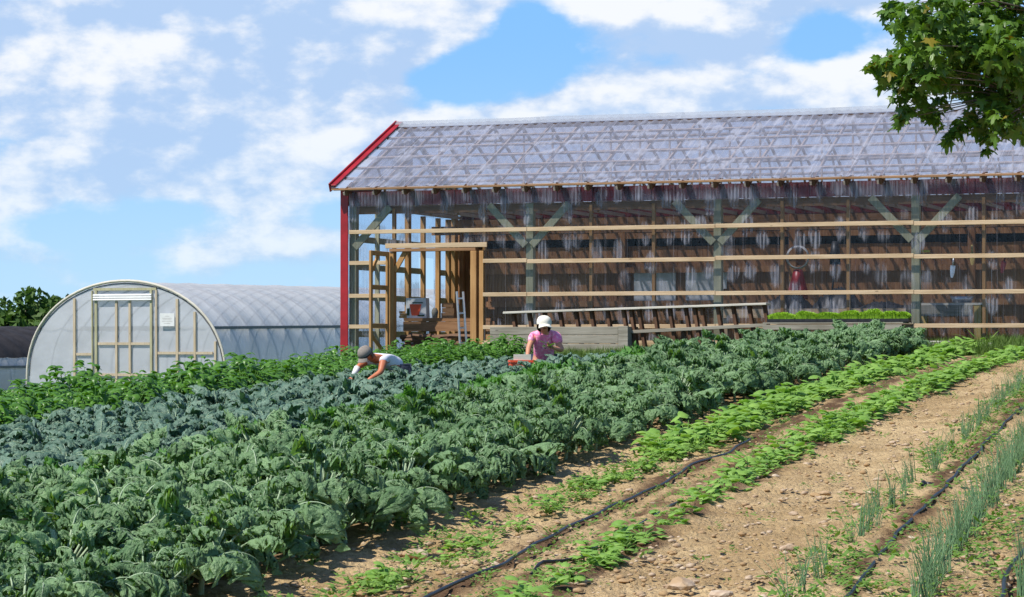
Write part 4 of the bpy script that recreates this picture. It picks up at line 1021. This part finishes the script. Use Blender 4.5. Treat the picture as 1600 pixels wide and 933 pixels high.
# ------------------------------------------------------------------ hoop houses
def hoop_xz(w, h, th): return -w/2*cos(th), h*sin(th)**.88
def hoop_house(loc, rz, w, h, L, label, black=False, tilt=0.0):
    o = thing('hoop_house', loc, rz, label, 'hoop greenhouse', 'hoop greenhouses left of the barn'); o.rotation_euler = (tilt, 0, rz)
    nr = int(L/1.22); th = np.linspace(0, pi, 41); ys = np.linspace(0, L, nr*6+1); mb = MB()
    def cover(t0, t1, name, m, off=0.0):
        mb = MB(); P = []; sel = [q for q in th if t0-1e-6 <= q <= t1+1e-6]
        for y in ys:
            ph = (y/(L/nr)) % 1.0; sag = .075*sin(pi*ph)**1
            row = []
            for q in sel:
                x, z = hoop_xz(w-2*sag+2*off, h-sag*.9+off, q); z += .012*sin(y*3.1+q*9)*sin(q)
                row.append((x, y, z if 0 < q < pi else -.5))
            P.append(row)
        mb.grid(np.array(P)); mb.obj(name, m, o, True)
    if black:
        cover(0, .44, 'side_film', M_film); cover(.38, pi-.38, 'shade_cloth', M_shade, .015); cover(pi-.44, pi, 'side_film', M_film)
        rg = [hoop_xz(w-.1, h-.05, q) for q in np.linspace(0, pi, 30)]; mb = MB(); mb.add([(rg[0][0], .02, -.5)]+[(a, .02, b) for a, b in rg]+[(rg[-1][0], .02, -.5)], [tuple(range(32))]); mb.obj('end_wall_film', M_film, o)
    else: cover(0, pi, 'roof_film', M_film)
    for k in range(nr+1):
        mb = MB(); mb.tube([(hoop_xz(w-.10, h-.05, q)[0], k*L/nr, hoop_xz(w-.10, h-.05, q)[1]) for q in np.linspace(0.02, pi-.02, 25)], .024, 6); mb.obj('hoop_rib', M_galv, o, True)
    for sgn in (-1, 1):
        q0 = .50 if not black else .22; x, z = hoop_xz(w+.04, h+.02, q0); x *= -sgn*-1 if sgn < 0 else -1
        mb = MB(); mb.box((abs(x)*sgn, L/2, z), (.04, L, .09)); mb.obj('hip_rail', M_galv, o)
    mb = MB(); mb.box((0, L/2, h-.12), (.05, L, .05)); mb.obj('ridge_pipe', M_galv, o)
    return o
Hrz = -radians(22)
hh = hoop_house((-12.06, 79.9, .50), Hrz, 7.05, 3.05, 26, 'large white plastic hoop greenhouse with timber framed door end', False, radians(.6))
def hx(u): return (u-45)/307*7.05-3.52
# end wall
mb = MB(); cen = (0, -.02, .0); n = 40; ring = [(hoop_xz(6.95, 3.0, q)[0], -.02, max(hoop_xz(6.95, 3.0, q)[1], 0)) for q in np.linspace(0, pi, n)]
ring = [(ring[0][0], -.02, -.5)]+ring+[(ring[-1][0], -.02, -.5)]
mb.add(ring, [tuple(range(len(ring)))]); mb.obj('end_wall_film', M_endfilm, hh)
mb = MB(); mb.tube([(-3.56, -.04, -.5)]+[(hoop_xz(7.12, 3.08, q)[0], -.04, hoop_xz(7.12, 3.08, q)[1]) for q in np.linspace(0, pi, 36)]+[(3.56, -.04, -.5)], .045, 6); mb.obj('end_arch', M_greylt, hh, True)
def arch_z(x): 
    q = math.acos(max(-1, min(1, -x/3.45))); return 2.97*sin(q)**.88
for u, w_, m in ((120, .10, M_palestud), (148, .05, M_treated), (154, .10, M_treated), (186, .09, M_palestud), (207, .09, M_palestud), (240, .09, M_treated), (248, .07, M_palestud), (280, .10, M_palestud), (307, .09, M_palestud), (338, .08, M_palestud)):
    x = hx(u); top = min(arch_z(x)-.04, 2.46 if 180 < u < 215 else 9)
    mb = MB(); mb.bb(x-w_*.4, x+w_*.4, -.085, -.03, -.5, top); mb.obj('end_wall_stud', m, hh)
for (u0, u1, z, m) in ((157, 238, 1.12, M_palestud), (250, 334, .83, M_palestud), (123, 147, .79, M_palestud), (150, 248, 2.82, M_treated), (158, 237, .15, M_palestud)):
    mb = MB(); mb.bb(hx(u0), hx(u1), -.078, -.035, z-.04, z+.04); mb.obj('cross_rail', m, hh)
mb = MB(); mb.bb(hx(112), hx(233), .6, .66, 1.52, 1.66); mb.obj('shadow_band', M_darkwood, hh)  # dark board added to draw the shadow band behind the end film
ve = MB()
for k in range(3): ve.box((0, 0, .07*k), (hx(242)-hx(151), .03, .055), Matrix.Rotation(-.3, 3, 'X'))
v_ = ve.obj('louvre_vent', M_white, hh, False, ((hx(151)+hx(242))/2, -.12, 2.50))
sg = MB(); sg.box((0, 0, 0), (hx(279)-hx(257), .015, .40)); s_ = sg.obj('notice_sign', M_white, hh, False, (hx(268)-.05, -.1, 1.86))
for k, (wl, zz) in enumerate(((.16, .11), (.34, .045), (.30, 0.0), (.36, -.05), (.22, -.11))):
    mb = MB(); mb.box((0, -.009, zz), (wl, .003, .014)); mb.obj('faint_text_line', M_concrete, s_)
hoop_house((-25.8, 97.0, .1), Hrz, 6.4, 2.25, 36, 'lower hoop greenhouse under black shade cloth at the left edge', True)

# ------------------------------------------------------------------ trees
def tree(loc, label, hgt, spread, trunk_h, n_leaf, leaf, m, seed, name='tree', cat='tree', group=None, conif=False, leafshape='clump'):
    rng = np.random.default_rng(seed); o = thing(name, loc, 0, label, cat, group)
    mb = MB(); mb.tube([(0, 0, -.5), (.05*spread*.2, 0, trunk_h*.5), (0, .05, trunk_h), (0, 0, hgt*.9)], [hgt*.028, hgt*.022, hgt*.018, hgt*.003], 9)
    for i in range(9):
        a = i*2.4; z = trunk_h+(hgt-trunk_h)*i/10*.8
        mb.tube([(0, 0, z), (cos(a)*spread*.3, sin(a)*spread*.3, z+hgt*.05), (cos(a)*spread*.6, sin(a)*spread*.6, z+hgt*.1)], [hgt*.01, hgt*.006, hgt*.002], 6)
    mb.obj('trunk', M_bark, o, True)
    V = []; F = []; S = []; k = 0
    cl = []
    for i in range(60 if not conif else 80):
        if conif:
            f = rng.uniform(0, 1); r = spread*(1-f)*rng.uniform(.4, 1); a = rng.uniform(0, 6.28); cl.append((cos(a)*r, sin(a)*r, trunk_h+(hgt-trunk_h)*f, spread*.16*(1.2-f), rng.uniform(0, 1)))
        else:
            dv = rng.normal(0, 1, 3); dv /= np.linalg.norm(dv); r = rng.uniform(.45, 1)
            cl.append((dv[0]*spread*r, dv[1]*spread*r, (hgt+trunk_h)/2+dv[2]*(hgt-trunk_h)/2*r, spread*rng.uniform(.26, .42), rng.uniform(0, 1)))
    for i in range(n_leaf):
        c = cl[rng.integers(len(cl))]; dv = rng.normal(0, 1, 3); dv /= np.linalg.norm(dv); p = np.array(c[:3])+dv*c[3]*rng.uniform(.5, 1)**.5*np.array((1, 1, .7))
        a = rng.normal(0, 1, 3)+dv*.8+np.array((0, 0, .6)); a /= np.linalg.norm(a); b = np.cross(a, rng.normal(0, 1, 3)); b /= np.linalg.norm(b); c2 = np.cross(a, b); s = leaf*rng.uniform(.6, 1.3)
        V += [p+b*s, p+c2*s*.6, p-b*s, p-c2*s*.6]; F.append((k, k+1, k+2, k+3)); k += 4; S += [np.clip(c[4]*.7+rng.uniform(0, .3), 0, 1)]*4
    mb = MB(); mb.add(np.array(V), F); ob = bpy.data.objects.new('crown', mb.mesh('crown', [m], False, S)); COL.objects.link(ob); ob.parent = o
    return o
for i, (u, top, Y, sp, lab, cf) in enumerate([(40, 466, 190, 3.9, 'roundest broadleaf tree beyond the left greenhouses', 0), (12, 478, 200, 3.2, 'broadleaf tree at the far left edge of the view', 0), (72, 470, 205, 2.6, 'broadleaf tree between the round tree and the white greenhouse', 0),
        (44, 455, 230, 2.2, 'pointed spruce tip rising behind the round tree', 1), (107, 462, 225, 2.0, 'dark spruce just left of the white greenhouse arch', 1), (90, 468, 215, 2.4, 'dark spruce behind the dipping tree line', 1), (-22, 474, 195, 3.5, 'broadleaf tree partly cut by the left edge', 0)]):
    x = (u-800)/4000*Y; z = gz(x, Y); top_z = EYE+(538-top)/4000*Y
    tree((x, Y, z), lab, top_z-z, sp, (top_z-z)*.2, 9000, .30 if not cf else .24, M_far, 200+i, 'spruce_tree' if cf else 'broadleaf_tree', 'tree', 'far trees beyond the greenhouses', bool(cf))
for i in range(9):
    x = -60-i*9+rnd.uniform(-3, 3); Y = 215+rnd.uniform(-10, 10); z = gz(x, Y)
    if i < 3: tree((x, Y, z), 'far hedgerow tree outside the left edge', 9+rnd.uniform(-1, 1), 3.6, 1.5, 1500, .4, M_far, 300+i, 'broadleaf_tree', 'tree', 'hedgerow trees off to the left')

# maple at upper right
def maple():
    rng = np.random.default_rng(9)
    bx, by = 8.3, 23.6; bz = gz(bx, by)
    o = thing('maple_tree', (bx, by, bz), 0, 'broad maple reaching leafy boughs over the field from the right', 'tree')
    mb = MB(); mb.tube([(0, 0, -.4), (.05, 0, .6), (0, .05, 2.2), (.1, .1, 4.5), (0, 0, 8.5)], [.34, .25, .21, .16, .04], 14)
    mb.obj('trunk', M_bark, o, True)
    # branch targets for the boughs in view, in absolute coordinates relative to base
    def at(u, v, Y): return np.array(((u-800)/4000*Y-bx, Y-by, EYE+(538-v)/4000*Y-bz))
    bl = []     # leaf clump centres: (pos, radius, density)
    vis = [(1420, 25, 22.6, .22), (1450, 45, 23.2, .26), (1385, 98, 22.8, .15), (1410, 90, 23.2, .20), (1440, 100, 22.6, .25), (1405, 130, 22.8, .17), (1428, 150, 23.0, .18), (1415, 175, 22.9, .10), (1408, 186, 22.9, .06),
           (1475, 80, 22.8, .27), (1500, 50, 23.4, .27), (1520, 100, 23.0, .27), (1490, 110, 23.6, .22), (1545, 60, 22.6, .28), (1580, 40, 23.2, .28), (1560, 110, 23.2, .26), (1590, 100, 22.6, .28),
           (1455, 118, 22.4, .12), (1470, 160, 23.3, .12), (1450, 172, 23.1, .10), (1462, 180, 23.2, .07), (1530, 150, 23.2, .16), (1550, 165, 22.8, .18), (1585, 150, 23.0, .24), (1512, 186, 22.9, .13), (1490, 200, 22.9, .10), (1483, 212, 22.9, .07), (1535, 195, 23.1, .14), (1570, 185, 22.7, .20), (1590, 190, 23.2, .2),
           (1545, 215, 22.9, .07), (1543, 232, 22.9, .04), (1470, 15, 22.5, .26), (1520, 8, 23.0, .3), (1570, -5, 23.2, .3), (1395, 6, 22.9, .10), (1385, 14, 22.9, .07), (1500, 135, 23.5, .14), (1440, 70, 22.4, .2), (1370, 100, 22.9, .08), (1600, 60, 23, .3), (1600, 130, 23, .25), (1470, 100, 23.2, .25), (1540, 90, 23.4, .28), (1575, 80, 22.4, .25)]
    for u, v, Y, r in vis: bl.append((at(u, v, Y+.0), r, 1.0))
    for i in range(170):   # the rest of the crown, beyond the frame
        th = rng.uniform(0, 6.28); f = rng.uniform(-.55, 1); rr = 4.6*math.sqrt(max(0, 1-f*f*.9))*rng.uniform(.55, 1)
        p = np.array((cos(th)*rr, sin(th)*rr, 6.4+f*3.6)); ax = p+np.array((bx, by, bz))
        u = 800+ax[0]/ax[1]*4000; v = 538-(ax[2]-EYE)/ax[1]*4000
        if u < 1670 and v > -60: continue
        bl.append((p, rng.uniform(.35, .6), .5))
    # limbs
    mb = MB()
    hubs = [at(1640, 20, 23.2), at(1650, 110, 23.0), at(1640, 170, 23.0)]
    for h in hubs:
        mb.tube([(0, 0, 4.3+h[2]*.05), tuple(h*.4+np.array((0, 0, 2.2))), tuple(h)], [.10, .07, .035], 8)
    for (p, r, w) in bl[:len(vis)]:
        h = min(hubs, key=lambda q: np.linalg.norm(q-p)); m_ = (h+p)/2+np.array((0, 0, .10))
        mb.tube([tuple(h), tuple(m_), tuple(p)], [.012, .006, .003], 5)
    for (p, r, w) in bl[len(vis)::3]:
        mb.tube([(0, 0, min(7.5, max(2.5, p[2]-2))), tuple(p*.55+np.array((0, 0, 2.0))), tuple(p)], [.07, .04, .012], 6)
    mb.obj('limbs', M_bark, o, True)
    # maple leaf outline
    ang = [-90, -60, -28, -18, -2, 14, 24, 44, 54, 70, 78, 90]
    rad = [.18, .42, .62, .40, .46, .92, .55, .62, .45, .55, .80, 1.0]
    half = [(r*cos(radians(a)), r*sin(radians(a))) for a, r in zip(ang, rad)]
    out = half+[(-x, y) for x, y in reversed(half[1:-1])]
    base = np.array([(0, 0.05, 0)]+[(x, y+.35, 0) for x, y in out]); nL = len(base)
    fan = [(0, i+1, (i+1) % (nL-1)+1) for i in range(nL-1)]
    base[0] = (0, .35, 0)
    V = []; F = []; MI = []; S = []; k = 0
    for (p, r, w) in bl:
        n = int(w*(r**2.1)*(1350 if w == 1 else 500))+6
        cs = rng.uniform(0, 1)
        for i in range(n):
            dv = rng.normal(0, 1, 3); dv /= np.linalg.norm(dv); q = p+dv*r*rng.uniform(.1, 1)**.45*np.array((1, 1, .8))
            s = rng.uniform(.058, .108) if w == 1 else rng.uniform(.08, .14)
            L = base*s; L[:, 2] = -np.abs(L[:, 0])*rng.uniform(.1, .5)-(L[:, 1])**2/s*rng.uniform(0, .4)
            a = rng.uniform(0, 6.28); tl = rng.uniform(.1, 1.25)   # droop: leaf tip points outward & down
            c1, s1 = cos(-tl), sin(-tl); Y_ = L[:, 1]*c1-L[:, 2]*s1; Z_ = L[:, 1]*s1+L[:, 2]*c1
            c2, s2 = cos(a), sin(a); X2 = L[:, 0]*c2-Y_*s2; Y2 = L[:, 0]*s2+Y_*c2
            V.append(np.stack([X2+q[0], Y2+q[1], Z_+q[2]], -1)); F += [(x+k, y+k, z+k) for x, y, z in fan]; k += nL
            yl = 1 if rng.random() < (.02 if cs < .85 else .10) else 0
            MI += [yl]*len(fan); S.append(np.full(nL, np.clip(rng.uniform(0, 1)*.7+cs*.3, 0, 1)))
    me = bpy.data.meshes.new('crown'); me.from_pydata(np.concatenate(V).tolist(), [], F); me.materials.append(M_maple); me.materials.append(M_maple_y)
    me.polygons.foreach_set('material_index', MI)
    at_ = me.attributes.new('shade', 'FLOAT', 'POINT'); at_.data.foreach_set('value', np.concatenate(S).astype(np.float32)); me.update()
    c = bpy.data.objects.new('crown', me); COL.objects.link(c); c.parent = o
    print('maple leaves', len(V))
maple()

# ------------------------------------------------------------------ people
def skin(name, verts, edges, m, parent, sub=2, root=0):
    me = bpy.data.meshes.new(name+'_cage'); me.from_pydata([v[:3] for v in verts], edges, [])
    o = bpy.data.objects.new(name+'_cage', me); COL.objects.link(o)
    md = o.modifiers.new('s', 'SKIN'); md.use_smooth_shade = True; md.branch_smoothing = .4
    if not me.skin_vertices: me.skin_vertices.new() if hasattr(me.skin_vertices, 'new') else None
    for i, v in enumerate(verts):
        sv = me.skin_vertices[0].data[i]; r = v[3]; sv.radius = (r, r) if not hasattr(r, '__len__') else r; sv.use_root = (i == root)
    sb = o.modifiers.new('d', 'SUBSURF'); sb.levels = sub; sb.render_levels = sub
    bpy.context.view_layer.update()
    dg = bpy.context.evaluated_depsgraph_get(); nm = bpy.data.meshes.new_from_object(o.evaluated_get(dg)); nm.name = name
    bpy.data.objects.remove(o); bpy.data.meshes.remove(me)
    nm.materials.clear(); nm.materials.append(m)
    nm.polygons.foreach_set('use_smooth', [True]*len(nm.polygons))
    ob = bpy.data.objects.new(name, nm); COL.objects.link(ob); ob.parent = parent
    return ob
class SK:
    def __init__(s): s.v = []; s.e = []; s.k = {}
    def p(s, name, x, y, z, r, to=None):
        s.k[name] = len(s.v); s.v.append((x, y, z, r))
        if to is not None: s.e.append((s.k[to], s.k[name]))
    def hand(s, wrist, d, side, curl=.5):
        """five fingers from the wrist point in direction d, side is across the palm"""
        w = Vector(s.v[s.k[wrist]][:3]); d = Vector(d).normalized(); sd = Vector(side); sd = (sd-d*sd.dot(d)).normalized(); n = d.cross(sd)
        pc = w+d*.055; s.p(wrist+'_palm', *pc, (.026, .018), wrist)
        for i, (off, L) in enumerate(((-.028, .070), (-.009, .078), (.010, .074), (.028, .058))):
            b = w+d*.092+sd*off; s.p(f'{wrist}_f{i}a', *b, .0095, wrist+'_palm')
            c = b+d*L*.5-n*L*.2*curl; s.p(f'{wrist}_f{i}b', *c, .0085, f'{wrist}_f{i}a')
            e = c+d*L*.4*(1-curl*.5)-n*L*.45*curl; s.p(f'{wrist}_f{i}c', *e, .007, f'{wrist}_f{i}b')
        b = w+d*.045-sd*.042; s.p(wrist+'_ta', *b, .0115, wrist+'_palm'); c = b+d*.03-sd*.018-n*.012; s.p(wrist+'_tb', *c, .009, wrist+'_ta')
def head_parts(o, c, yaw, pitch, mskin, mcap, cap_back=False, brim_dir=1):
    """cap, hair and facial features as children; c = head centre; facing -y before rotation"""
    R = Matrix.Rotation(yaw, 3, 'Z') @ Matrix.Rotation(pitch, 3, 'X')
    def put(mb, name, m, smooth=True):
        for i in range(len(mb.v)): mb.v[i] = mb.v[i] @ np.array(R).T+np.array(c)
        return mb.obj(name, m, o, smooth)
    mb = MB(); prof = [(.104, -.0), (.106, .03), (.100, .065), (.080, .098), (.045, .118), (.006, .124)]
    mb.lathe(prof, 24); mb.v[0][:, 1] *= 1.13; cap = put(mb, 'cap', mcap)
    mb = MB(); P = []
    sgn = 1 if cap_back else -1
    for i in range(13):
        a = (i/12-.5)*1.9; row = []
        for j in range(5):
            r0 = .100; ext = .068*cos(a*.9)*(j/4)
            row.append((sin(a)*(r0+ext*.35), sgn*(cos(a)*r0*1.13+ext), .006-.032*(j/4)+.0-.02*abs(sin(a))*(j/4)-.012*(abs(a)/1)**2))
        P.append(row)
    P = np.array(P); mb.grid(P); mb.grid(P[::-1]+np.array((0, 0, .006))); put(mb, 'cap_brim', mcap)
    mb = MB()
    mb.lathe([(.099, .01), (.103, -.02), (.100, -.06), (.085, -.095), (.06, -.11)], 24); V = mb.v[0]; V[:, 1] = V[:, 1]*1.08+.012
    keep = [f for f in mb.f if V[list(f), 1].mean() > .005]; mb.f = keep; mb.mi = [0]*len(keep); put(mb, 'hair', M_hair)
    mb = MB()
    for sx in (-1, 1):
        mb.lathe([(0, -.009), (.008, -.006), (.012, 0), (.008, .006), (0, .009)], 10, (sx*.032, -.098, -.012))
    put(mb, 'eyes', M_hair)
    mb = MB(); mb.tube([(-.024, -.094, -.062), (0, -.101, -.060), (.024, -.094, -.062)], .0045, 6); put(mb, 'mouth', M_maroon)
    return cap
# woman in pink, kneeling, leaning forward over the rows
WX, WY = .45, 36.0
wz = gz(WX, WY)
wo_ = thing('person', (WX, WY, wz), 0, 'kneeling person in a pink tie-dye shirt and cream cap holding picked greens', 'person')
s = SK()
s.p('pelvis', 0, .34, .46, (.15, .12)); s.p('waist', 0, .24, .57, (.125, .09), 'pelvis'); s.p('chest', 0, .08, .72, (.145, .095), 'waist')
s.p('neck', 0, -.02, .825, .052, 'chest'); s.p('head0', -.0, -.055, .865, .062, 'neck'); s.p('head1', -.0, -.09, .905, (.078, .088), 'head0'); s.p('head2', -.0, -.085, .955, (.070, .08), 'head1')
s.p('nose', .0, -.185, .885, .012, 'head1')
for n, sx in (('l', -1), ('r', 1)):
    s.p('sh'+n, sx*.15, .05, .755, .052, 'chest'); s.p('hip'+n, sx*.10, .33, .40, .10, 'pelvis'); s.p('kn'+n, sx*.17, -.05, .09, .066, 'hip'+n); s.p('an'+n, sx*.15, .36, .06, .042, 'kn'+n); s.p('to'+n, sx*.15, .52, .04, .034, 'an'+n)
s.p('ell', -.215, -.06, .60, .042, 'shl'); s.p('wrl', -.235, -.20, .455, .029, 'ell'); s.hand('wrl', (-.05, -.5, -.6), (1, 0, 0), .6)
s.p('elr', .255, -.06, .565, .042, 'shr'); s.p('wrr', .13, -.22, .60, .029, 'elr'); s.hand('wrr', (-.6, -.5, .3), (0, .3, 1), .8)
skin('body', s.v, s.e, M_skin, wo_)
s = SK()
s.p('pelvis', 0, .36, .40, (.18, .15)); s.p('waist', 0, .23, .565, (.165, .14), 'pelvis'); s.p('chest', 0, .06, .73, (.185, .135), 'waist'); s.p('nk', 0, -.02, .822, (.105, .080), 'chest')
for n, sx in (('l', -1), ('r', 1)):
    s.p('sh'+n, sx*.16, .05, .772, .076, 'chest')
s.p('ul', -.20, -.02, .665, .062, 'shl'); s.p('ur', .225, -.02, .655, .064, 'shr')
skin('shirt', s.v, s.e, M_pinkshirt, wo_)
s = SK(); s.p('p', 0, .38, .36, (.155, .125))
for n, sx in (('l', -1), ('r', 1)): s.p('hip'+n, sx*.10, .33, .40, .112, 'p'); s.p('kn'+n, sx*.17, -.05, .09, .078, 'hip'+n); s.p('an'+n, sx*.15, .36, .06, .052, 'kn'+n)
skin('trousers', s.v, s.e, M_jeans, wo_)
head_parts(wo_, (0, -.085, .932), radians(8), radians(2), M_skin, M_capw)
for i_, (x_, y_) in enumerate(((.62, 35.2), (.80, 35.3), (1.05, 35.5), (-1.9, 33.4), (-1.35, 33.6))):
    link('flat_leaf_kale', K_l[i_ % 4], (x_, y_, gz(x_, y_)-.02), i_*1.3, 1.16, 'dark blue-green strap-leaf kale plant in the rows behind the curly kale', 'kale plant', 'dark blue-green kale plants behind')
# bunch of greens held
mb = MB(); 
bg_ = bush_mesh(901, 14, .03, .10, .55, .09, M_pepper, .6, 5, 4, 'picked_greens', .0, False)
link('picked_greens', bg_, (WX+.05, WY-.32, wz+.60), .4, .9, 'small bunch of picked green leaves held in her raised hand', 'leaves', None)
# orange crate
cz = gz(.02, 35.5)
cr = thing('harvest_crate', (.13, 35.45, cz-.02), .1, 'orange plastic harvest crate beside the kneeling person in pink', 'crate')
cr.scale = (.58, .8, 1)
mb = MB(); 
for k in range(5): mb.bb(-.27, .27, -.18, -.165, .02+k*.09, .09+k*.09); mb.bb(-.27, .27, .165, .18, .02+k*.09, .09+k*.09); mb.bb(-.27, -.255, -.165, .165, .02+k*.09, .09+k*.09); mb.bb(.255, .27, -.165, .165, .02+k*.09, .09+k*.09)
for x in (-.26, 0, .26): mb.bb(x-.02, x+.02, -.192, -.181, 0, .47); mb.bb(x-.02, x+.02, .181, .192, 0, .47)
mb.bb(-.25, .25, -.16, .16, 0, .02); mb.obj('crate_body', M_orange, cr)
mb = MB(); mb.bb(-.295, .295, -.205, -.155, .455, .485); mb.bb(-.295, .295, .155, .205, .455, .485); mb.bb(-.295, -.245, -.154, .154, .455, .485); mb.bb(.245, .295, -.154, .154, .455, .485); mb.obj('rim', M_orange, cr)
pb = MB(); 
for (a, b, c_, d_) in ((-.10, .14, -.12, -.105), (-.10, .14, .105, .12), (-.10, -.085, -.105, .105), (.125, .14, -.105, .105)): pb.bb(a, b, c_, d_, -.05, .075)
pb.bb(-.10, .14, -.12, .12, -.06, -.05); o = pb.obj('small_punnet_tray', M_greylt, None, False, (.12, 35.42, cz+.47)); tag(o, 'pale grey small tray set in the orange crate', 'tray')
# man in white tee, bent low
MX, MY = -1.93, 34.0
mz = gz(MX, MY)
mo = thing('person', (MX, MY, mz+.12), 0, 'person in a grey cap and white tee crouched low over the dark kale', 'person'); mo.scale = (.88, .88, .88)
s = SK()
s.p('pelvis', .52, .34, .40, (.16, .13)); s.p('waist', .40, .25, .50, (.135, .12), 'pelvis'); s.p('chest', .20, .12, .585, (.17, .125), 'waist')
s.p('neck', .06, .0, .60, .060, 'chest'); s.p('h0', .03, -.03, .60, .066, 'neck'); s.p('h1', -.01, -.07, .62, (.082, .09), 'h0'); s.p('h2', -.03, -.075, .665, (.074, .084), 'h1'); s.p('nose', -.09, -.14, .575, .012, 'h1')
s.p('shl', .02, .16, .545, .065, 'chest'); s.p('ell', -.13, .02, .44, .045, 'shl'); s.p('wrl', -.19, -.12, .31, .031, 'ell'); s.hand('wrl', (-.2, -.4, -.7), (1, 0, 0), .5)
s.p('shr', .26, .0, .56, .070, 'chest'); s.p('elr', .22, -.14, .36, .050, 'shr'); s.p('wrr', .06, -.24, .26, .032, 'elr'); s.hand('wrr', (-.6, -.2, -.5), (0, 1, 0), .5)
for n, dy in (('l', .12), ('r', -.10)):
    s.p('hip'+n, .50, .34+dy, .36, .11, 'pelvis'); s.p('kn'+n, .18, .30+dy*1.2, .12, .072, 'hip'+n); s.p('an'+n, .58, .34+dy, .07, .045, 'kn'+n); s.p('to'+n, .72, .34+dy, .045, .036, 'an'+n)
skin('body', s.v, s.e, M_skin_t, mo)
s = SK()
s.p('pelvis', .49, .32, .43, (.165, .135)); s.p('waist', .40, .25, .505, (.155, .14), 'pelvis'); s.p('chest', .20, .12, .59, (.19, .145), 'waist'); s.p('nk', .11, .05, .60, (.10, .08), 'chest')
s.p('shl', .03, .16, .555, .080, 'chest'); s.p('ul', -.05, .09, .50, .068, 'shl'); s.p('shr', .26, .0, .57, .085, 'chest'); s.p('ur', .25, -.05, .50, .076, 'shr')
skin('shirt', s.v, s.e, M_tee, mo)
s = SK(); s.p('p', .52, .34, .39, (.168, .138))
for n, dy in (('l', .12), ('r', -.10)): s.p('hip'+n, .50, .34+dy, .36, .12, 'p'); s.p('kn'+n, .18, .30+dy*1.2, .12, .082, 'hip'+n); s.p('an'+n, .58, .34+dy, .07, .055, 'kn'+n)
skin('trousers', s.v, s.e, M_jeans, mo)
head_parts(mo, (-.015, -.075, .635), radians(-38), radians(38), M_skin_t, M_capg)
R_ = Matrix.Rotation(radians(-38), 3, 'Z') @ Matrix.Rotation(radians(38), 3, 'X')
mb = MB(); mb.lathe([(.107, -.005), (.110, .005), (.108, .018)], 24); mb.v[0][:, 1] *= 1.13; mb.v[0] = mb.v[0] @ np.array(R_).T+np.array((-.015, -.075, .635)); mb.obj('cap_band', M_black, mo, True)
mb = MB(); mb.tube([(-.14, .0, .425), (-.165, -.06, .37), (-.188, -.115, .318)], [.052, .045, .040], 12); mb.obj('sleeve_guard', M_white, mo, True)
print('objects', len(bpy.data.objects))
